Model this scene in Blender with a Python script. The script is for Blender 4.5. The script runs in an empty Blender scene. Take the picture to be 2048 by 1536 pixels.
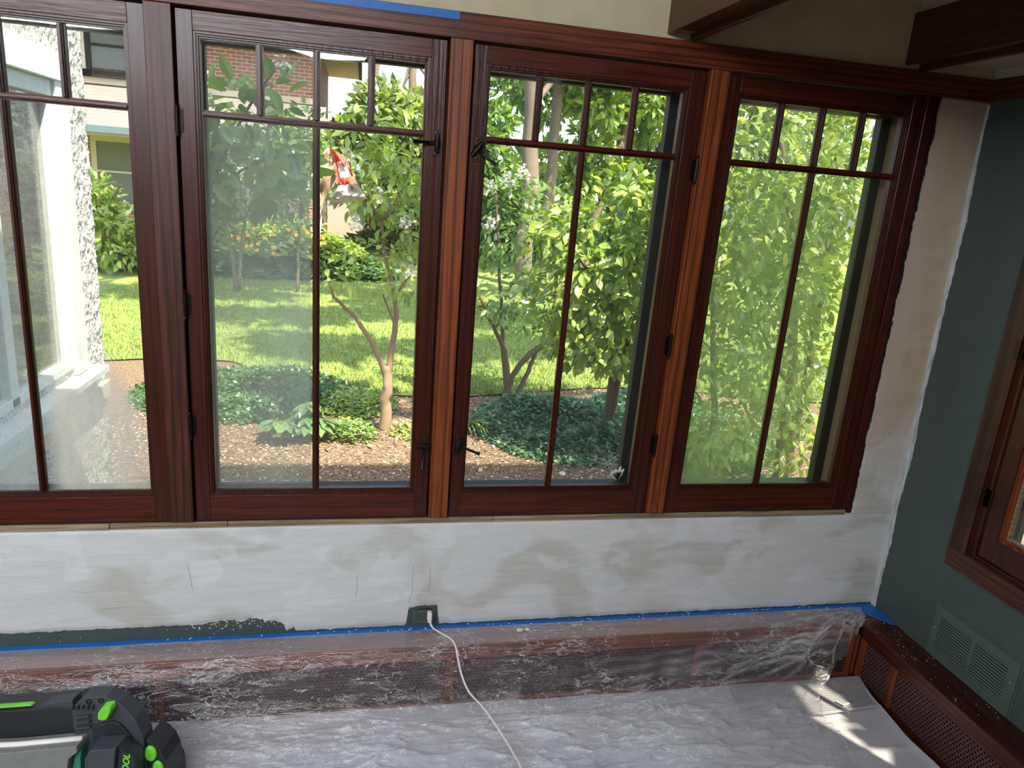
import bpy, bmesh, math, random
import numpy as np
from mathutils import Vector, Matrix, noise
random.seed(7); rng = np.random.default_rng(7)
SC = bpy.context.scene; COL = SC.collection
PI = math.pi
FL = .05      # floor height
GZ = -.5      # garden ground height

# ------------------------------------------------------------------ camera, world, sun, lamps, exposure
cd = bpy.data.cameras.new('camera'); cam = bpy.data.objects.new('camera', cd); COL.objects.link(cam)
cam.location = (-1.91196, -2.07, 1.70)
cam.rotation_euler = (1.30418702, -0.07577425, -0.19823037)
cd.sensor_width = 36; cd.lens = 36 * 1439.395 / 2048; cd.clip_start = .02; cd.clip_end = 300
SC.camera = cam
w = bpy.data.worlds.new('world'); SC.world = w; w.use_nodes = True
wn = w.node_tree.nodes; wl = w.node_tree.links
sky = wn.new('ShaderNodeTexSky'); sky.sky_type = 'NISHITA'; sky.sun_disc = False
sky.sun_elevation = math.radians(59); sky.sun_rotation = math.radians(149); sky.dust_density = 2.5; sky.altitude = 200
wl.new(sky.outputs[0], wn['Background'].inputs[0]); wn['Background'].inputs[1].default_value = .68
def lamp(name, kind, loc, direction, energy, color, size=None, sy=None):
    d = bpy.data.lights.new(name, kind); d.energy = energy; d.color = color
    if kind == 'AREA': d.shape = 'RECTANGLE'; d.size = size; d.size_y = sy
    o = bpy.data.objects.new(name, d); COL.objects.link(o); o.location = loc
    o.rotation_euler = Vector(direction).to_track_quat('-Z', 'Y').to_euler(); return o
SUN = lamp('sun', 'SUN', (3, -8, 14), (-.6, 1, -1.957), 16.0, (1, .90, .70)); SUN.data.angle = math.radians(.6)
# fill lamps for the room; only the left one is window daylight
lamp('ceiling_fill', 'AREA', (-3.05, -1.75, 2.58), (0, .22, -1), 66, (.93, .95, 1.0), 2.6, 1.1)  # invented overhead fill that brightens floor and ledge
lamp('back_fill_strip', 'AREA', (-3.3, -3.3, 2.52), (-.05, 1, -.5), 66, (.92, .95, 1.0), 2.8, .14)  # added strip to light the wall, kept out of the pane reflections
lamp('daylight_left_window', 'AREA', (-4.92, -1.7, 1.2), (.8, 1.2, -.3), 15, (.60, .76, 1.0), 2.2, 1.3)
SC.view_settings.view_transform = 'Standard'; SC.view_settings.look = 'None'
SC.view_settings.gamma = 1; SC.view_settings.use_curve_mapping = False
SC.view_settings.exposure = 0.0
SC.cycles.transparent_max_bounces = 24; SC.cycles.max_bounces = 8; SC.cycles.use_denoising = True
SC.cycles.sample_clamp_indirect = 6; SC.cycles.caustics_reflective = False; SC.cycles.caustics_refractive = False

# ------------------------------------------------------------------ materials
def srgb(r, g, b):
    f = lambda c: c / 12.92 if c <= .04045 else ((c + .055) / 1.055) ** 2.4
    return (f(r / 255), f(g / 255), f(b / 255), 1)
class NT:
    def __init__(s, name):
        s.m = bpy.data.materials.new(name); s.m.use_nodes = True; s.t = s.m.node_tree
        s.n = s.t.nodes; s.l = s.t.links; s.b = s.n['Principled BSDF']; s.out = s.n['Material Output']
        s.tc = s.n.new('ShaderNodeTexCoord')
    def new(s, ty, **k):
        n = s.n.new('ShaderNode' + ty)
        for a, v in k.items(): setattr(n, a, v)
        return n
    def put(s, sock, v):
        if hasattr(v, 'is_output') or isinstance(v, bpy.types.NodeSocket): s.l.new(v, sock)
        else: sock.default_value = v
    def mapping(s, scale=(1, 1, 1), rot=(0, 0, 0), loc=(0, 0, 0), src='Object'):
        n = s.new('Mapping'); s.l.new(s.tc.outputs[src], n.inputs[0])
        n.inputs['Scale'].default_value = scale; n.inputs['Rotation'].default_value = rot; n.inputs['Location'].default_value = loc
        return n.outputs[0]
    def noise(s, vec=None, scale=5, detail=4, rough=.55, dist=0):
        n = s.new('TexNoise'); s.put(n.inputs['Vector'], vec if vec is not None else s.tc.outputs['Object'])
        n.inputs['Scale'].default_value = scale; n.inputs['Detail'].default_value = detail
        n.inputs['Roughness'].default_value = rough; n.inputs['Distortion'].default_value = dist
        return n.outputs['Fac']
    def ramp(s, fac, stops, interp='LINEAR'):
        n = s.new('ValToRGB'); s.put(n.inputs[0], fac); cr = n.color_ramp; cr.interpolation = interp
        while len(cr.elements) < len(stops): cr.elements.new(.5)
        for e, (p, c) in zip(cr.elements, stops):
            e.position = p; e.color = c if len(c) == 4 else (*c, 1)
        return n.outputs[0]
    def val(s, fac, a, b):
        return s.ramp(fac, [(a, (0, 0, 0, 1)), (b, (1, 1, 1, 1))])
    def mix(s, fac, a, b, blend='MIX'):
        n = s.new('MixRGB', blend_type=blend); s.put(n.inputs[0], fac); s.put(n.inputs[1], a); s.put(n.inputs[2], b)
        return n.outputs[0]
    def math(s, op, a, b=0.):
        n = s.new('Math', operation=op); s.put(n.inputs[0], a); s.put(n.inputs[1], b); return n.outputs[0]
    def bump(s, h, strength=.3, dist=.01):
        n = s.new('Bump'); s.put(n.inputs['Height'], h); n.inputs['Strength'].default_value = strength
        n.inputs['Distance'].default_value = dist; return n.outputs[0]
    def set(s, **k):
        for a, v in k.items(): s.put(s.b.inputs[a.replace('_', ' ')], v)
        return s
    def xyz(s):
        n = s.new('SeparateXYZ'); s.l.new(s.tc.outputs['Object'], n.inputs[0]); return n.outputs

M = {}
def plain(name, col, rough=.6, metal=0., bump=0., bs=40):
    t = NT(name); c = t.mix(t.val(t.noise(scale=bs), .3, .7), tuple(x * .85 for x in col[:3]) + (1,), col)
    t.set(Base_Color=c, Roughness=rough, Metallic=metal)
    if bump: t.set(Normal=t.bump(t.noise(scale=bs * 3), bump, .002))
    M[name] = t.m; return t.m
def wood(name, dark, light, axis, rough=.38, gs=1., lines=1.):
    t = NT(name)
    sc = {'x': (1.1, 26, 26), 'y': (26, 1.1, 26), 'z': (26, 26, 1.1)}[axis]
    v = t.mapping(tuple(a * gs for a in sc))
    n1 = t.noise(v, 2.2, 6, .62, .7)
    sc2 = {'x': (.35, 9, 9), 'y': (9, .35, 9), 'z': (9, 9, .35)}[axis]
    wv = t.new('TexWave', wave_type='BANDS', bands_direction={'x': 'Z', 'y': 'Z', 'z': 'X'}[axis])
    t.put(wv.inputs['Vector'], t.mapping(sc2)); wv.inputs['Scale'].default_value = 1.6 * gs
    wv.inputs['Distortion'].default_value = 9; wv.inputs['Detail'].default_value = 2.5; wv.inputs['Detail Scale'].default_value = .7
    g = t.val(wv.outputs['Fac'], .02, .35)
    sc3 = {'x': (6, 240, 240), 'y': (240, 6, 240), 'z': (240, 240, 6)}[axis]
    pores = t.val(t.noise(t.mapping(sc3), 1, 2), .36, .5)
    c = t.mix(t.val(n1, .3, .72), dark, light)
    vd = tuple(x * .35 for x in dark[:3]) + (1,)
    c = t.mix(t.math('MULTIPLY', t.math('SUBTRACT', 1., g), .75 * lines), c, vd)
    c = t.mix(t.math('MULTIPLY', t.math('SUBTRACT', 1., pores), .5), c, vd)
    t.set(Base_Color=c, Roughness=rough, Normal=t.bump(t.math('ADD', pores, g), .18, .0012))
    t.b.inputs['Specular IOR Level'].default_value = .45
    M[name] = t.m; return t.m
wood('oak_orange', srgb(100, 46, 20), srgb(150, 76, 34), 'z', .42, 1, .9)
wood('oak_red_x', srgb(74, 29, 14), srgb(116, 52, 26), 'x', .4, 1.2)
wood('oak_red_y', srgb(62, 27, 17), srgb(104, 48, 28), 'y', .4, 1.2)
wood('oak_red_z', srgb(56, 28, 20), srgb(88, 44, 30), 'z', .4, 1.2)
wood('sash_z', srgb(50, 19, 13), srgb(74, 28, 16), 'z', .32, .9, .35)
wood('sash_x', srgb(56, 19, 10), srgb(90, 33, 16), 'x', .32, .9, .45)
wood('beam_y', srgb(54, 28, 15), srgb(84, 46, 25), 'y', .36, .9, .4)
wood('raw_wood', srgb(110, 90, 68), srgb(180, 158, 128), 'x', .8, 1.3, .5)
wood('cover_x', srgb(98, 48, 36), srgb(160, 92, 66), 'x', .35, 1.2, .8)
wood('cover_y', srgb(50, 20, 14), srgb(82, 36, 23), 'y', .32, 1.0, .7)
wood('cover_z', srgb(90, 40, 24), srgb(148, 78, 46), 'z', .35, 1.2, .8)
plain('black_gap', srgb(14, 11, 9), .8)
plain('storm_black', srgb(20, 20, 19), .55)
plain('bronze', srgb(64, 54, 38), .42, .75, .2)
plain('bronze_dark', srgb(28, 24, 20), .4, .7)
plain('grille_brown', srgb(100, 72, 70), .45, .1)
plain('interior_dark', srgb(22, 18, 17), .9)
plain('green_wall', srgb(68, 81, 78), .55, 0, .15, 14)
plain('green_metal', srgb(78, 92, 87), .5, 0, .1, 60)
plain('cream_wall', srgb(196, 186, 156), .75, 0, .1, 12)
plain('ceiling_paint', srgb(196, 188, 166), .8, 0, .1, 10)
plain('tan_jamb', srgb(150, 124, 96), .75, 0, .2, 25)
plain('white_paint', srgb(226, 232, 230), .5)
plain('white_plastic', srgb(232, 230, 224), .35)
plain('tape_blue', srgb(24, 104, 186), .5, 0, .12, 50)
plain('chip_white', srgb(232, 230, 226), .8)
plain('tool_black', srgb(34, 38, 42), .45, 0, .25, 90)
plain('tool_grey', srgb(60, 65, 72), .5, 0, .3, 90)
plain('tool_green', srgb(112, 214, 52), .4)
plain('tool_teal', srgb(48, 128, 106), .5)
plain('hose_grey', srgb(120, 124, 120), .45)
plain('bark_tan', srgb(156, 132, 108), .9, 0, .8, 60)
plain('bark', srgb(112, 92, 74), .9, 0, .8, 60)
plain('bark_big', srgb(128, 112, 98), .95, 0, 1., 8)
plain('stone', srgb(170, 162, 148), .9, 0, .6, 9)
plain('floor_wood', srgb(84, 60, 46), .6)
plain('petal_white', srgb(246, 244, 226), .7)
plain('petal_yellow', srgb(244, 178, 42), .7)
plain('petal_pink', srgb(236, 148, 140), .7)
plain('terracotta', srgb(176, 78, 56), .7)
plain('shingle', srgb(126, 120, 116), .9, 0, .5, 5)
plain('trim_cream', srgb(214, 200, 178), .8)
plain('curtain_grey', srgb(118, 122, 120), .9)
plain('web', srgb(244, 238, 226), .9)
plain('gutter_blue', srgb(96, 116, 124), .6)

def mk_plaster():
    t = NT('plaster'); X = t.xyz()
    v = t.mapping((1, 1, 1.5)); patch = t.ramp(t.noise(v, 2.6, 3, .45, .8), [(.42, (0, 0, 0)), (.50, (1, 1, 1))])
    patch2 = t.ramp(t.noise(t.mapping((1, 1, 1.4), loc=(3, 2, 5)), 5.0, 4, .5, .6), [(.54, (0, 0, 0)), (.60, (1, 1, 1))])
    c = t.mix(patch, srgb(186, 187, 180), srgb(203, 205, 205))
    c = t.mix(t.math('MULTIPLY', patch2, .45), c, srgb(216, 220, 226))
    st = t.noise(t.mapping((3, 3, 42), loc=(0, 0, 2)), 1.6, 4, .6, .6)
    c = t.mix(t.math('MULTIPLY', t.val(st, .45, .7), .22), c, srgb(228, 230, 232))
    g = t.new('MapRange'); t.put(g.inputs[0], X[2]); g.inputs[1].default_value = .7; g.inputs[2].default_value = 1.1
    c = t.mix(t.math('MULTIPLY', g.outputs[0], .75), c, srgb(184, 160, 130))  # upper plaster turned beige: the dim warm light put into its colour
    h = t.math('ADD', t.noise(t.mapping((2, 2, 7)), 5, 6, .6, .8), t.math('MULTIPLY', patch, .35))
    t.set(Base_Color=c, Roughness=.82, Normal=t.bump(h, .35, .006)); M['plaster'] = t.m
mk_plaster()
def mk_stucco():
    t = NT('stucco'); n = t.noise(scale=70, detail=3)
    c = t.mix(t.val(n, .35, .6), srgb(150, 148, 146), srgb(222, 218, 212))
    t.set(Base_Color=c, Roughness=.95, Normal=t.bump(n, .8, .012)); M['stucco'] = t.m
mk_stucco()
def mk_glass(name, haze=0., hazecol=(.8, .8, .8, 1), mask=None, scratch=0.):
    """clear pane with a thin film of dust; colour and mask can carry painted light"""
    t = NT(name); t.n.remove(t.b)
    tr = t.new('BsdfTransparent'); tr.inputs[0].default_value = (.97, .98, .97, 1)
    gl = t.new('BsdfGlossy'); gl.inputs['Roughness'].default_value = .02
    fr = t.new('Fresnel'); gm = t.new('NewGeometry')
    t.put(fr.inputs[0], t.math('SUBTRACT', 1.5, t.math('MULTIPLY', gm.outputs['Backfacing'], .83333)))
    nb = t.bump(t.noise(scale=3.5, detail=1), .12, .02); t.put(gl.inputs['Normal'], nb)
    m1 = t.new('MixShader'); t.put(m1.inputs[0], fr.outputs[0]); t.put(m1.inputs[1], tr.outputs[0]); t.put(m1.inputs[2], gl.outputs[0])
    last = m1.outputs[0]
    if haze:
        df = t.new('BsdfDiffuse'); df.inputs[0].default_value = hazecol
        tl = t.new('BsdfTranslucent'); tl.inputs[0].default_value = hazecol
        m2 = t.new('MixShader'); m2.inputs[0].default_value = .65
        t.put(m2.inputs[1], df.outputs[0]); t.put(m2.inputs[2], tl.outputs[0])
        m3 = t.new('MixShader')
        f = t.ramp(t.noise(t.mapping((1, 1, .35)), 7, 5, .6, .6), [(.3, (.35, .35, .35)), (.7, (1, 1, 1))])
        sp = t.val(t.noise(scale=260, detail=1), .55, .75)
        f = t.math('ADD', f, t.math('MULTIPLY', sp, .35))
        if mask: f = t.math('MULTIPLY', f, mask(t))
        f = t.math('MULTIPLY', f, haze)
        if scratch:
            f = t.math('ADD', f, t.math('MULTIPLY', t.val(t.noise(t.mapping((60, 1, 2), rot=(0, .25, 0)), 1, 1), .71, .76), scratch))
        t.put(m3.inputs[0], f); t.put(m3.inputs[1], last); t.put(m3.inputs[2], m2.outputs[0]); last = m3.outputs[0]
    t.put(t.out.inputs[0], last); M[name] = t.m; return t.m
mk_glass('glass', .012, (.8, .8, .78, 1))
mk_glass('glass_dusty', .16, (.75, .8, .7, 1), scratch=.08)
def film_fade(t):
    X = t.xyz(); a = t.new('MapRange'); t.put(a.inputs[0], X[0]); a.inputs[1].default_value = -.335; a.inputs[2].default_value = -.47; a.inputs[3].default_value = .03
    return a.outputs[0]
mk_glass('glass_leaf_glow', .34, (.62, .80, .30, 1), film_fade, scratch=.10)  # dirt film; its green is the foliage glow put into the colour
def wedge(t):
    # sunlit haze painted into the lower right of the first window: fades upwards and towards its right edge
    X = t.xyz()
    a = t.new('MapRange'); t.put(a.inputs[0], t.math('ADD', X[2], t.math('MULTIPLY', t.noise(scale=9, detail=2), .12)))
    a.inputs[1].default_value = 1.30; a.inputs[2].default_value = 1.08
    # right edge slants from x=-2.60 at z=1.25 to x=-2.50 at z=.95
    e = t.math('ADD', X[0], t.math('MULTIPLY', X[2], .42))
    b = t.new('MapRange'); t.put(b.inputs[0], e); b.inputs[1].default_value = -2.065; b.inputs[2].default_value = -2.11
    c = t.new('MapRange'); t.put(c.inputs[0], X[0]); c.inputs[1].default_value = -2.757; c.inputs[2].default_value = -2.71
    return t.math('MULTIPLY', t.math('MULTIPLY', a.outputs[0], b.outputs[0]), c.outputs[0])
mk_glass('glass_sun_haze', .80, (1, .96, .86, 1), wedge)
def lowfilm(t):
    X = t.xyz(); a = t.new('MapRange'); t.put(a.inputs[0], X[2]); a.inputs[1].default_value = 1.5; a.inputs[2].default_value = .85; return a.outputs[0]
mk_glass('glass_low_film', .4, (.86, .9, .9, 1), lowfilm)
mk_glass('glass_bay', .16, (.8, .84, .8, 1))  # pale haze painted in for the yard's reflection

def mk_sheet():
    t = NT('plastic_film'); t.n.remove(t.b)
    n1 = t.noise(t.mapping((1.0, 3.4, 3.4), rot=(0, 0, .30)), 5.5, 4, .55, 1.1)
    n2 = t.noise(t.mapping((1.4, 4.2, 4.2), rot=(0, 0, -.35)), 7, 4, .55, 1.6)
    msk = t.val(t.noise(scale=4.5, detail=2), .44, .62)
    r1 = t.math('ABSOLUTE', t.math('SUBTRACT', n1, .5)); r2 = t.math('ABSOLUTE', t.math('SUBTRACT', n2, .5))
    h = t.math('SUBTRACT', 1., t.math('MULTIPLY', t.math('MINIMUM', r1, r2), 6.)); h = t.math('MAXIMUM', h, 0.)
    fine = t.noise(t.mapping((1.0, 2.2, 2.2), rot=(0, 0, .5)), 38, 3, .6, 2.2)
    spk = t.math('MULTIPLY', t.val(fine, .60, .68), t.val(t.noise(scale=6.5, detail=3), .50, .62))
    bmp = t.bump(t.math('ADD', h, t.math('MULTIPLY', fine, .5)), .28, .008)
    tr = t.new('BsdfTransparent'); tr.inputs[0].default_value = (.97, .97, .98, 1)
    gl = t.new('BsdfGlossy'); gl.inputs['Roughness'].default_value = .13; t.put(gl.inputs['Normal'], bmp); gl.inputs[0].default_value = (1, 1, 1, 1)
    lw = t.new('LayerWeight'); lw.inputs[0].default_value = .34; 
    f = t.math('ADD', t.math('MULTIPLY', lw.outputs['Facing'], .30), .05)
    m1 = t.new('MixShader'); t.put(m1.inputs[0], f); t.put(m1.inputs[1], tr.outputs[0]); t.put(m1.inputs[2], gl.outputs[0])
    df = t.new('BsdfDiffuse'); df.inputs[0].default_value = (.92, .94, 1.0, 1)
    tl = t.new('BsdfTranslucent'); tl.inputs[0].default_value = (.86, .88, .93, 1)
    m2 = t.new('MixShader'); m2.inputs[0].default_value = .25; t.put(m2.inputs[1], df.outputs[0]); t.put(m2.inputs[2], tl.outputs[0])
    att = t.new('Attribute'); att.attribute_name = 'haze'
    cr = t.math('MULTIPLY', t.math('SUBTRACT', 1., t.val(t.math('MINIMUM', r1, r2), .0, .012)), msk); cr = t.math('ADD', cr, t.math('MULTIPLY', spk, 1.1))  # white crease streaks and sparkles: highlights painted into the film
    m3 = t.new('MixShader'); t.put(m3.inputs[0], t.math('ADD', att.outputs['Fac'], t.math('MULTIPLY', cr, .60)))
    t.put(m3.inputs[1], m1.outputs[0]); t.put(m3.inputs[2], m2.outputs[0]); t.put(t.out.inputs[0], m3.outputs[0])
    M['plastic_film'] = t.m
mk_sheet()
def mk_canvas():
    t = NT('canvas'); n = t.noise(scale=6, detail=5); w1 = t.noise(scale=420, detail=1)
    c = t.mix(t.val(n, .3, .7), srgb(168, 165, 172), srgb(190, 187, 193))
    t.set(Base_Color=c, Roughness=.95, Normal=t.bump(t.math('ADD', t.noise(scale=14, detail=3), t.math('MULTIPLY', w1, .2)), .25, .004)); M['canvas'] = t.m
    t = NT('waffle'); X = t.xyz()
    wv = t.new('TexWave', wave_type='BANDS', bands_direction='Y'); wv.inputs['Scale'].default_value = 42; wv.inputs['Distortion'].default_value = 0
    z = t.new('CombineXYZ'); t.put(z.inputs[0], X[0])
    saw = t.math('PINGPONG', X[0], .006); t.put(z.inputs[1], t.math('ADD', X[1], t.math('MULTIPLY', saw, .55))); t.put(wv.inputs['Vector'], z.outputs[0])
    c = t.mix(wv.outputs['Fac'], srgb(112, 108, 112), srgb(178, 176, 180))
    t.set(Base_Color=c, Roughness=.95, Normal=t.bump(wv.outputs['Fac'], .6, .002)); M['waffle'] = t.m
mk_canvas()
def mk_leaf(name, a, b, obj=False, trans=.45):
    t = NT(name); t.n.remove(t.b)
    if obj: r = t.new('ObjectInfo').outputs['Random']
    else:
        at = t.new('Attribute'); at.attribute_name = 'rnd'; r = at.outputs['Fac']
    c = t.mix(r, a, b)
    df = t.new('BsdfDiffuse'); t.put(df.inputs[0], c); tl = t.new('BsdfTranslucent'); t.put(tl.inputs[0], t.mix(1., c, (1.0, 1.0, .45, 1), 'MULTIPLY'))
    gl = t.new('BsdfGlossy'); gl.inputs['Roughness'].default_value = .38; gl.inputs[0].default_value = (.9, .95, .9, 1)
    m = t.new('MixShader'); m.inputs[0].default_value = trans; t.put(m.inputs[1], df.outputs[0]); t.put(m.inputs[2], tl.outputs[0])
    m2 = t.new('MixShader'); m2.inputs[0].default_value = .08; t.put(m2.inputs[1], m.outputs[0]); t.put(m2.inputs[2], gl.outputs[0])
    t.put(t.out.inputs[0], m2.outputs[0]); M[name] = t.m
LEAFC = {'mid': (srgb(78, 116, 52), srgb(156, 188, 92)), 'deep': (srgb(52, 92, 50), srgb(106, 146, 76)),
         'bright': (srgb(104, 142, 54), srgb(196, 212, 98)), 'far': (srgb(88, 116, 64), srgb(170, 188, 116)),
         'blue': (srgb(60, 100, 72), srgb(112, 152, 106)), 'hell': (srgb(76, 112, 74), srgb(134, 168, 102))}
for k, (a, b) in LEAFC.items(): mk_leaf('leaf_' + k, a, b); mk_leaf('leafo_' + k, a, b, True)
def mk_ground():
    t = NT('lawn'); n = t.noise(scale=9, detail=6, rough=.7); n2 = t.noise(scale=1.3, detail=2)
    c = t.mix(t.val(n, .3, .7), srgb(88, 112, 52), srgb(150, 166, 84)); c = t.mix(t.math('MULTIPLY', t.val(n2, .4, .65), .4), c, srgb(160, 176, 90))
    t.set(Base_Color=c, Roughness=1., Normal=t.bump(t.noise(scale=60, detail=4), .8, .03)); M['lawn'] = t.m
    t = NT('mulch'); n = t.noise(scale=40, detail=5, rough=.75)
    c = t.ramp(n, [(.32, srgb(62, 46, 36)), (.5, srgb(122, 98, 78)), (.68, srgb(180, 152, 124))])
    t.set(Base_Color=c, Roughness=1., Normal=t.bump(n, .8, .02)); M['mulch'] = t.m
    t = NT('chips'); r = t.new('Attribute'); r.attribute_name = 'rnd'
    t.set(Base_Color=t.ramp(r.outputs['Fac'], [(0, srgb(84, 62, 48)), (.4, srgb(146, 116, 90)), (.8, srgb(196, 170, 140)), (1, srgb(226, 214, 192))]), Roughness=.95); M['chips'] = t.m
    t = NT('grass_blade'); r = t.new('Attribute'); r.attribute_name = 'rnd'
    t.set(Base_Color=t.ramp(r.outputs['Fac'], [(0, srgb(84, 114, 46)), (1, srgb(168, 178, 88))]), Roughness=.9); M['grass_blade'] = t.m
    t = NT('brick_wall'); br = t.new('TexBrick'); 
    z = t.new('CombineXYZ'); X = t.xyz(); t.put(z.inputs[0], X[0]); t.put(z.inputs[1], X[2]); t.put(br.inputs['Vector'], z.outputs[0])
    br.inputs['Scale'].default_value = 1; br.inputs['Brick Width'].default_value = .24; br.inputs['Row Height'].default_value = .083; br.inputs['Mortar Size'].default_value = .009
    br.inputs['Color1'].default_value = srgb(160, 98, 78); br.inputs['Color2'].default_value = srgb(134, 78, 64); br.inputs['Mortar'].default_value = srgb(196, 176, 158)
    t.set(Base_Color=br.outputs[0], Roughness=.9); M['brick_wall'] = t.m
mk_ground()

# ------------------------------------------------------------------ mesh helpers
WX = [-9, -2.3, -1.75, -1.6, -1.03, -.93, -.84, -.57, -.28, -.19, 9]
WK = [0, 0, -.003, .001, .008, .0085, .006, .003, -.004, -.004, -.002]
def warp(v):      # the old window wall is a few millimetres out of plumb
    return (v[0] + float(np.interp(v[0], WX, WK)) * max(-1.2, min(1.2, (v[2] - 1.38) / .69)), v[1], v[2])
def tag(o, label=None, cat=None, group=None, kind=None):
    if label: o['label'] = label
    if cat: o['category'] = cat
    if group: o['group'] = group
    if kind: o['kind'] = kind
    return o
def empty(name, loc=(0, 0, 0), label=None, cat=None, group=None, kind=None):
    o = bpy.data.objects.new(name, None); COL.objects.link(o); o.location = loc; return tag(o, label, cat, group, kind)
class MB:
    def __init__(s): s.v = []; s.f = []
    def add(s, vs, fs):
        k = len(s.v); s.v += [tuple(v) for v in vs]; s.f += [tuple(i + k for i in f) for f in fs]; return s
    def box(s, x0, x1, y0, y1, z0, z1, c=0.):
        if c <= 0:
            s.add([(x, y, z) for x in (x0, x1) for y in (y0, y1) for z in (z0, z1)],
                  [(0, 1, 3, 2), (4, 6, 7, 5), (0, 4, 5, 1), (2, 3, 7, 6), (0, 2, 6, 4), (1, 5, 7, 3)])
        else:   # box with chamfered edges
            bm = bmesh.new(); vs = [bm.verts.new((x, y, z)) for x in (x0, x1) for y in (y0, y1) for z in (z0, z1)]
            for f in [(0, 1, 3, 2), (4, 6, 7, 5), (0, 4, 5, 1), (2, 3, 7, 6), (0, 2, 6, 4), (1, 5, 7, 3)]: bm.faces.new([vs[i] for i in f])
            bmesh.ops.bevel(bm, geom=bm.edges[:], offset=c, segments=1, affect='EDGES')
            bm.verts.index_update(); s.add([v.co[:] for v in bm.verts], [[v.index for v in f.verts] for f in bm.faces]); bm.free()
        return s
    def prism(s, poly, fa, fb):     # poly 2D; fa,fb map (u,v)->3D for the two caps
        n = len(poly); s.add([fa(*p) for p in poly] + [fb(*p) for p in poly],
              [tuple(range(n)), tuple(range(2 * n - 1, n - 1, -1))] + [(i, i + n, (i + 1) % n + n, (i + 1) % n) for i in range(n)]); return s
    def tube(s, pts, rad, n=8, cap=True):
        pts = [Vector(p) for p in pts]; R = rad if hasattr(rad, '__len__') else [rad] * len(pts)
        ring = []; up = Vector((.13, .27, .95)).normalized()
        for i, p in enumerate(pts):
            d = (pts[min(i + 1, len(pts) - 1)] - pts[max(i - 1, 0)]).normalized()
            a = d.cross(up)
            if a.length < .05: a = d.cross(Vector((1, 0, 0)))
            a.normalize(); b = d.cross(a).normalized()
            ring.append([p + (a * math.cos(2 * PI * k / n) + b * math.sin(2 * PI * k / n)) * R[i] for k in range(n)])
        vs = [v for r in ring for v in r]; fs = []
        for i in range(len(pts) - 1):
            for k in range(n): fs.append((i * n + k, i * n + (k + 1) % n, (i + 1) * n + (k + 1) % n, (i + 1) * n + k))
        if cap: fs += [tuple(range(n - 1, -1, -1)), tuple((len(pts) - 1) * n + k for k in range(n))]
        return s.add(vs, fs)
    def lathe(s, prof, c, axis, n=24):   # prof: (r, h) along axis from c
        axis = Vector(axis).normalized(); a = axis.orthogonal().normalized(); b = axis.cross(a); c = Vector(c)
        vs = [c + axis * h + (a * math.cos(2 * PI * k / n) + b * math.sin(2 * PI * k / n)) * r for r, h in prof for k in range(n)]; fs = []
        for i in range(len(prof) - 1):
            for k in range(n): fs.append((i * n + k, i * n + (k + 1) % n, (i + 1) * n + (k + 1) % n, (i + 1) * n + k))
        return s.add(vs, fs)
    def build(s, name, mat, parent=None, smooth=False, warped=False, fix=False):
        me = bpy.data.meshes.new(name); vs = [warp(v) for v in s.v] if warped else s.v
        l = Vector(); q_ = parent
        while q_ is not None: l = l + q_.location; q_ = q_.parent
        if l.length > 0:
            vs = [(v[0] - l.x, v[1] - l.y, v[2] - l.z) for v in vs]
        me.from_pydata(vs, [], s.f)
        if fix:
            bm = bmesh.new(); bm.from_mesh(me); bmesh.ops.recalc_face_normals(bm, faces=bm.faces); bm.to_mesh(me); bm.free()
        me.materials.append(M[mat] if isinstance(mat, str) else mat)
        if smooth: me.polygons.foreach_set('use_smooth', [True] * len(me.polygons))
        o = bpy.data.objects.new(name, me); COL.objects.link(o)
        if parent is not None: o.parent = parent
        return o
def box(name, mat, parent, *a, c=0., warped=False): return MB().box(*a, c=c).build(name, mat, parent, warped=warped)
def grid_obj(name, P, mat, parent=None, smooth=True, mask=None, attr=None):
    """P: (nu,nv,3) array"""
    nu, nv = P.shape[:2]; idx = np.arange(nu * nv).reshape(nu, nv)
    q = np.stack([idx[:-1, :-1], idx[1:, :-1], idx[1:, 1:], idx[:-1, 1:]], -1).reshape(-1, 4)
    if mask is not None: q = q[mask.reshape(-1)]
    me = bpy.data.meshes.new(name); me.from_pydata(P.reshape(-1, 3).tolist(), [], q.tolist())
    me.materials.append(M[mat]); me.polygons.foreach_set('use_smooth', [smooth] * len(me.polygons))
    if attr:
        for k, a in attr.items():
            at = me.attributes.new(k, 'FLOAT', 'POINT'); at.data.foreach_set('value', a.reshape(-1).astype(np.float32))
    o = bpy.data.objects.new(name, me); COL.objects.link(o)
    if parent is not None: o.parent = parent
    return o
def fbm(x, y, z=0., s=1., o=4): return noise.fractal(Vector((x * s, y * s, z * s)), .9, 2.1, o)
def vnoise(shape, cells, seed, oct=4, rough=.5):
    """fast value noise on a grid, in [-1,1]"""
    r = np.random.default_rng(seed); out = np.zeros(shape); amp = 1.; tot = 0
    cx, cy = cells
    for _ in range(oct):
        g = r.uniform(-1, 1, (int(cx) + 3, int(cy) + 3))
        u = np.linspace(0, cx, shape[0]); v = np.linspace(0, cy, shape[1])
        i = u.astype(int); j = v.astype(int); fu = u - i; fv = v - j; fu = fu * fu * (3 - 2 * fu); fv = fv * fv * (3 - 2 * fv)
        a = g[np.ix_(i, j)]; b = g[np.ix_(i + 1, j)]; c = g[np.ix_(i, j + 1)]; d = g[np.ix_(i + 1, j + 1)]
        out += amp * ((a * (1 - fu)[:, None] + b * fu[:, None]) * (1 - fv)[None] + (c * (1 - fu)[:, None] + d * fu[:, None]) * fv[None])
        tot += amp; amp *= rough; cx *= 2; cy *= 2
    return out / tot

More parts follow.
